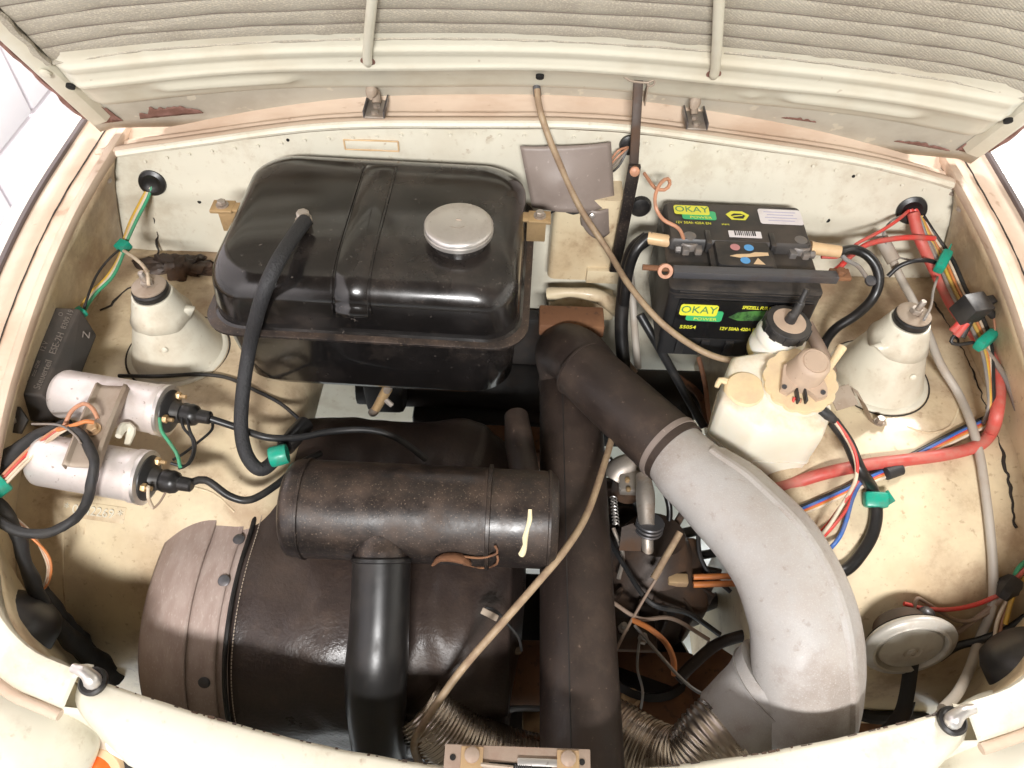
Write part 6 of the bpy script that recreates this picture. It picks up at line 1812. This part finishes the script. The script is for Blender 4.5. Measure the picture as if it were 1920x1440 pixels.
# grommet at the right with red sleeves
g = S(1708, 392, 0.0)
gr2 = thing('firewall_grommet', 'round black rubber grommet with red wires at the back right', 'grommet', g, 'firewall grommets')
mk('grommet_ring', lathe([(0.021, 0.0), (0.0225, 0.003), (0.0215, 0.007), (0.015, 0.009), (0.010, 0.006), (0.006, 0.005)], g, (-0.15, -1, 0.25), n=32), M['black_rubber'], gr2)
rw = thing('red_sleeved_wires', 'red sleeved wires leaving the right firewall grommet', 'wires', g)
wire('sleeve', [(1714, 392, 0.925), (1724, 415, 0.912), (1735, 440, 0.90)], 0.0068, M['red_thin'], rw, n=10)
wire('sleeve', [(1706, 392, 0.925), (1714, 420, 0.908), (1722, 445, 0.895)], 0.0055, M['red_thin'], rw, n=10)
wire('grey_sleeve', [(1730, 432, 0.903), (1742, 460, 0.892), (1752, 490, 0.882)], 0.0085, M['grey_wire'], rw, n=10)
wire('red_wire', [(1704, 395, 0.93), (1680, 415, 0.928), (1648, 435, 0.925), (1610, 455, 0.925), (1575, 480, 0.92), (1540, 482, 0.92)], 0.0026, M['red_thin'], rw, n=7)
wire('red_lead', [(1752, 447, 0.905), (1710, 445, 0.912), (1665, 449, 0.915), (1625, 459, 0.918), (1595, 480, 0.92), (1575, 500, 0.92), (1560, 512, 0.915)], 0.0042, M['red_thin'], rw, n=9)
wire('thin_grey', [(1700, 400, 0.93), (1670, 415, 0.925), (1657, 435, 0.915), (1660, 455, 0.905), (1680, 480, 0.89), (1720, 490, 0.88)], 0.0014, M['grey_wire'], rw, n=6)
wire('black_loop', [(1755, 492, 0.885), (1735, 488, 0.895), (1710, 490, 0.895), (1685, 500, 0.885), (1665, 518, 0.87)], 0.0034, M['black_wire'], rw, n=8)
wire('stud_wire', [(1758, 520, 0.88), (1750, 545, 0.91), (1745, 575, 0.93), (1732, 600, 0.93)], 0.0020, M['grey_wire'], rw, n=6)
# relay
rq = W(1822, 578, z=0.905)
rel = thing('relay', 'small black cube relay with red and black plugs on the right side wall', 'relay', rq)
Mr = frame(rq, (0.92, 0.35, -0.1), (-0.35, 0.9, 0.2))
mk('relay_case', box((0, 0, 0), (0.036, 0.030, 0.034), Mr, bev=0.002), M['black_plastic'], rel)
mk('relay_tab', box((0.026, 0.004, 0.004), (0.024, 0.012, 0.012), Mr, bev=0.001), M['black_plastic'], rel)
for m, P in (('red_thin', [(1806, 600, .89), (1785, 622, .875)]), ('red_thin', [(1812, 605, .888), (1792, 630, .872)]), ('black_wire', [(1818, 602, .888), (1802, 632, .87)]), ('black_wire', [(1842, 570, .905), (1862, 592, .885)])):
    mk('plug', tube(pts(P), 0.0055, n=10), M[m], rel)
wire('relay_wire', [(1790, 628, 0.872), (1783, 640, 0.865), (1795, 646, 0.862), (1825, 642, 0.862)], 0.0026, M['black_wire'], rel, n=7)
wire('relay_wire', [(1862, 590, 0.885), (1865, 610, 0.88), (1866, 630, 0.872)], 0.0014, M['copper'], rel, n=6)
wire('loom_lead', [(1835, 640, 0.858), (1880, 700, 0.85), (1905, 760, 0.835), (1930, 830, 0.815)], 0.0042, M['grey_wire'], rel, n=8)
# washer hose (grey) running forward over the right wing
wh = thing('washer_hose', 'long grey rubber washer hose running from the firewall to the front corner', 'hose', S(1780, 720, 0.01))
wire('hose', [(1655, 448, 0.905), (1668, 475, 0.89), (1688, 520, 0.865), (1712, 565, 0.85), (1738, 620, 0.835), (1762, 680, 0.82), (1790, 745, None, 0.010), (1812, 800, None, 0.012), (1830, 860, None, 0.010), (1842, 930, None, 0.008), (1850, 1000, None, 0.008), (1853, 1060, None, 0.010), (1848, 1130, None, 0.014), (1836, 1200, 0.66), (1818, 1255, 0.68), (1795, 1300, 0.72), (1768, 1330, 0.76)], 0.0060, M['hose_grey'], wh, n=12)
mk('tee_joint', tube([W(1648, 440, z=0.905), W(1676, 490, z=0.885)], 0.0100, n=12), M['hose_grey'], wh)
# front right loom by the fender
fr = thing('front_right_loom', 'coloured wires tied together at the front right fender', 'wiring loom', S(1895, 1110, 0.01))
for m, P, r_ in (('red_thin', [(1935, 1055, .74), (1905, 1085, .73), (1890, 1105, .72), (1840, 1130, .70), (1790, 1142, .69), (1740, 1142, .69), (1695, 1132, .695)], 0.003), ('green_wire', [(1935, 1045, .74), (1910, 1065, .735), (1895, 1100, .72)], 0.003), ('yellow', [(1935, 1075, .735), (1910, 1095, .725), (1895, 1130, .71), (1885, 1170, .69)], 0.003), ('white_wire', [(1890, 1120, .71), (1870, 1165, .69), (1865, 1210, .67), (1875, 1225, .66), (1895, 1222, .66)], 0.0025), ('copper', [(1893, 1115, .71), (1880, 1160, .69), (1872, 1205, .67), (1885, 1218, .66)], 0.0025), ('hose_brown', [(1888, 1110, .715), (1850, 1150, .69), (1800, 1165, .675), (1745, 1135, .69), (1720, 1122, .70), (1713, 1145, .69)], 0.0028), ('hose_brown', [(1880, 1120, .71), (1830, 1160, .68), (1790, 1190, .655)], 0.0035), ('black_wire', [(1940, 1145, .70), (1890, 1180, .68), (1840, 1200, .665), (1795, 1212, .65), (1760, 1235, .63)], 0.0052)):
    wire('wire', P, r_, M[m], fr, n=7)
mk('tape_knot', tube(pts([(1905, 1085, .73), (1892, 1105, .722), (1880, 1122, .712)]), [0.009, 0.012, 0.008], n=8, wob=0.8), M['tape'], fr)
# ------------------------------------------------------------------ horn
hq = W(1706, 1213, z=0.685)
hn = Vector((0.04, -0.975, 0.22)).normalized()
horn = thing('horn', 'round grey disc horn at the front right corner', 'horn', hq)
mk('disc', lathe([(0.050, -0.012), (0.056, -0.007), (0.0585, -0.003), (0.0585, 0.0), (0.056, 0.003), (0.0500, 0.0045), (0.0480, 0.0065), (0.0450, 0.0065), (0.0430, 0.002), (0.0422, -0.001), (0.0412, -0.001), (0.039, 0.0035), (0.027, 0.0065), (0.0115, 0.0085), (0.0105, 0.0078), (0.0065, 0.0078), (0.0055, 0.0102), (0.0035, 0.0105), (0.003, 0.009)], hq, hn, n=64), M['horn'], horn)
mk('back_housing', lathe([(0.026, -0.040), (0.032, -0.037), (0.040, -0.018), (0.052, -0.012)], hq, hn, n=40), M['cast'], horn)
q = W(1735, 1155, z=0.690)
mk('terminal_cap', lathe([(0.010, -0.01), (0.0105, 0.006), (0.008, 0.010), (0.004, 0.012)], q, (0.1, 0.2, 1), n=18), M['steel_dark'], horn)
mk('mount_ear', box(W(1690, 1160, z=0.684), (0.024, 0.018, 0.006), bev=0.002), M['bracket'], horn)
mk('bracket_leg', tube([hq - hn * 0.03 + Vector((0.02, -0.02, -0.02)), hq + Vector((0.01, -0.055, -0.09)), hq + Vector((-0.005, -0.075, -0.16))], [0.010, 0.010, 0.011], n=8, rh=0.004), M['black_under'], horn)
# rubber back covers of both headlamps
for side, (px, py) in ((-1, (0, 1190)), (1, (1925, 1255))):
    q = Vector((XC + side * 0.600, 0.358, 0.735))
    lc = thing('headlamp_cover', 'black rubber cap on the back of the %s headlamp' % ('left' if side < 0 else 'right'), 'headlamp cap', q, 'headlamp rear caps')
    mk('rubber_cap', lathe([(0.046, -0.04), (0.048, -0.02), (0.046, 0.006), (0.040, 0.019), (0.026, 0.027), (0.008, 0.029)], q, (-side * 0.45, 0.75, 0.42), n=40), M['black_plastic'], lc)
# black lower brackets and floor pan bits in the dark right front
ub = thing('wing_stay', 'dark steel stay and tray edge below the horn', 'bracket', W(1600, 1330, z=0.40))
mk('stay_bar', tube([W(1712, 1290, z=0.52), W(1695, 1345, z=0.47), W(1688, 1375, z=0.44)], 0.010, n=6), M['black_under'], ub)
mk('tray', box((XC + 0.47, 0.32, 0.40), (0.34, 0.14, 0.03), bev=0.006), M['rusty'], ub)
mk('tray_edge', tube([W(1600, 1335, z=0.47), W(1640, 1345, z=0.47), W(1700, 1345, z=0.47), W(1740, 1350, z=0.47)], 0.010, n=8), M['black_under'], ub)
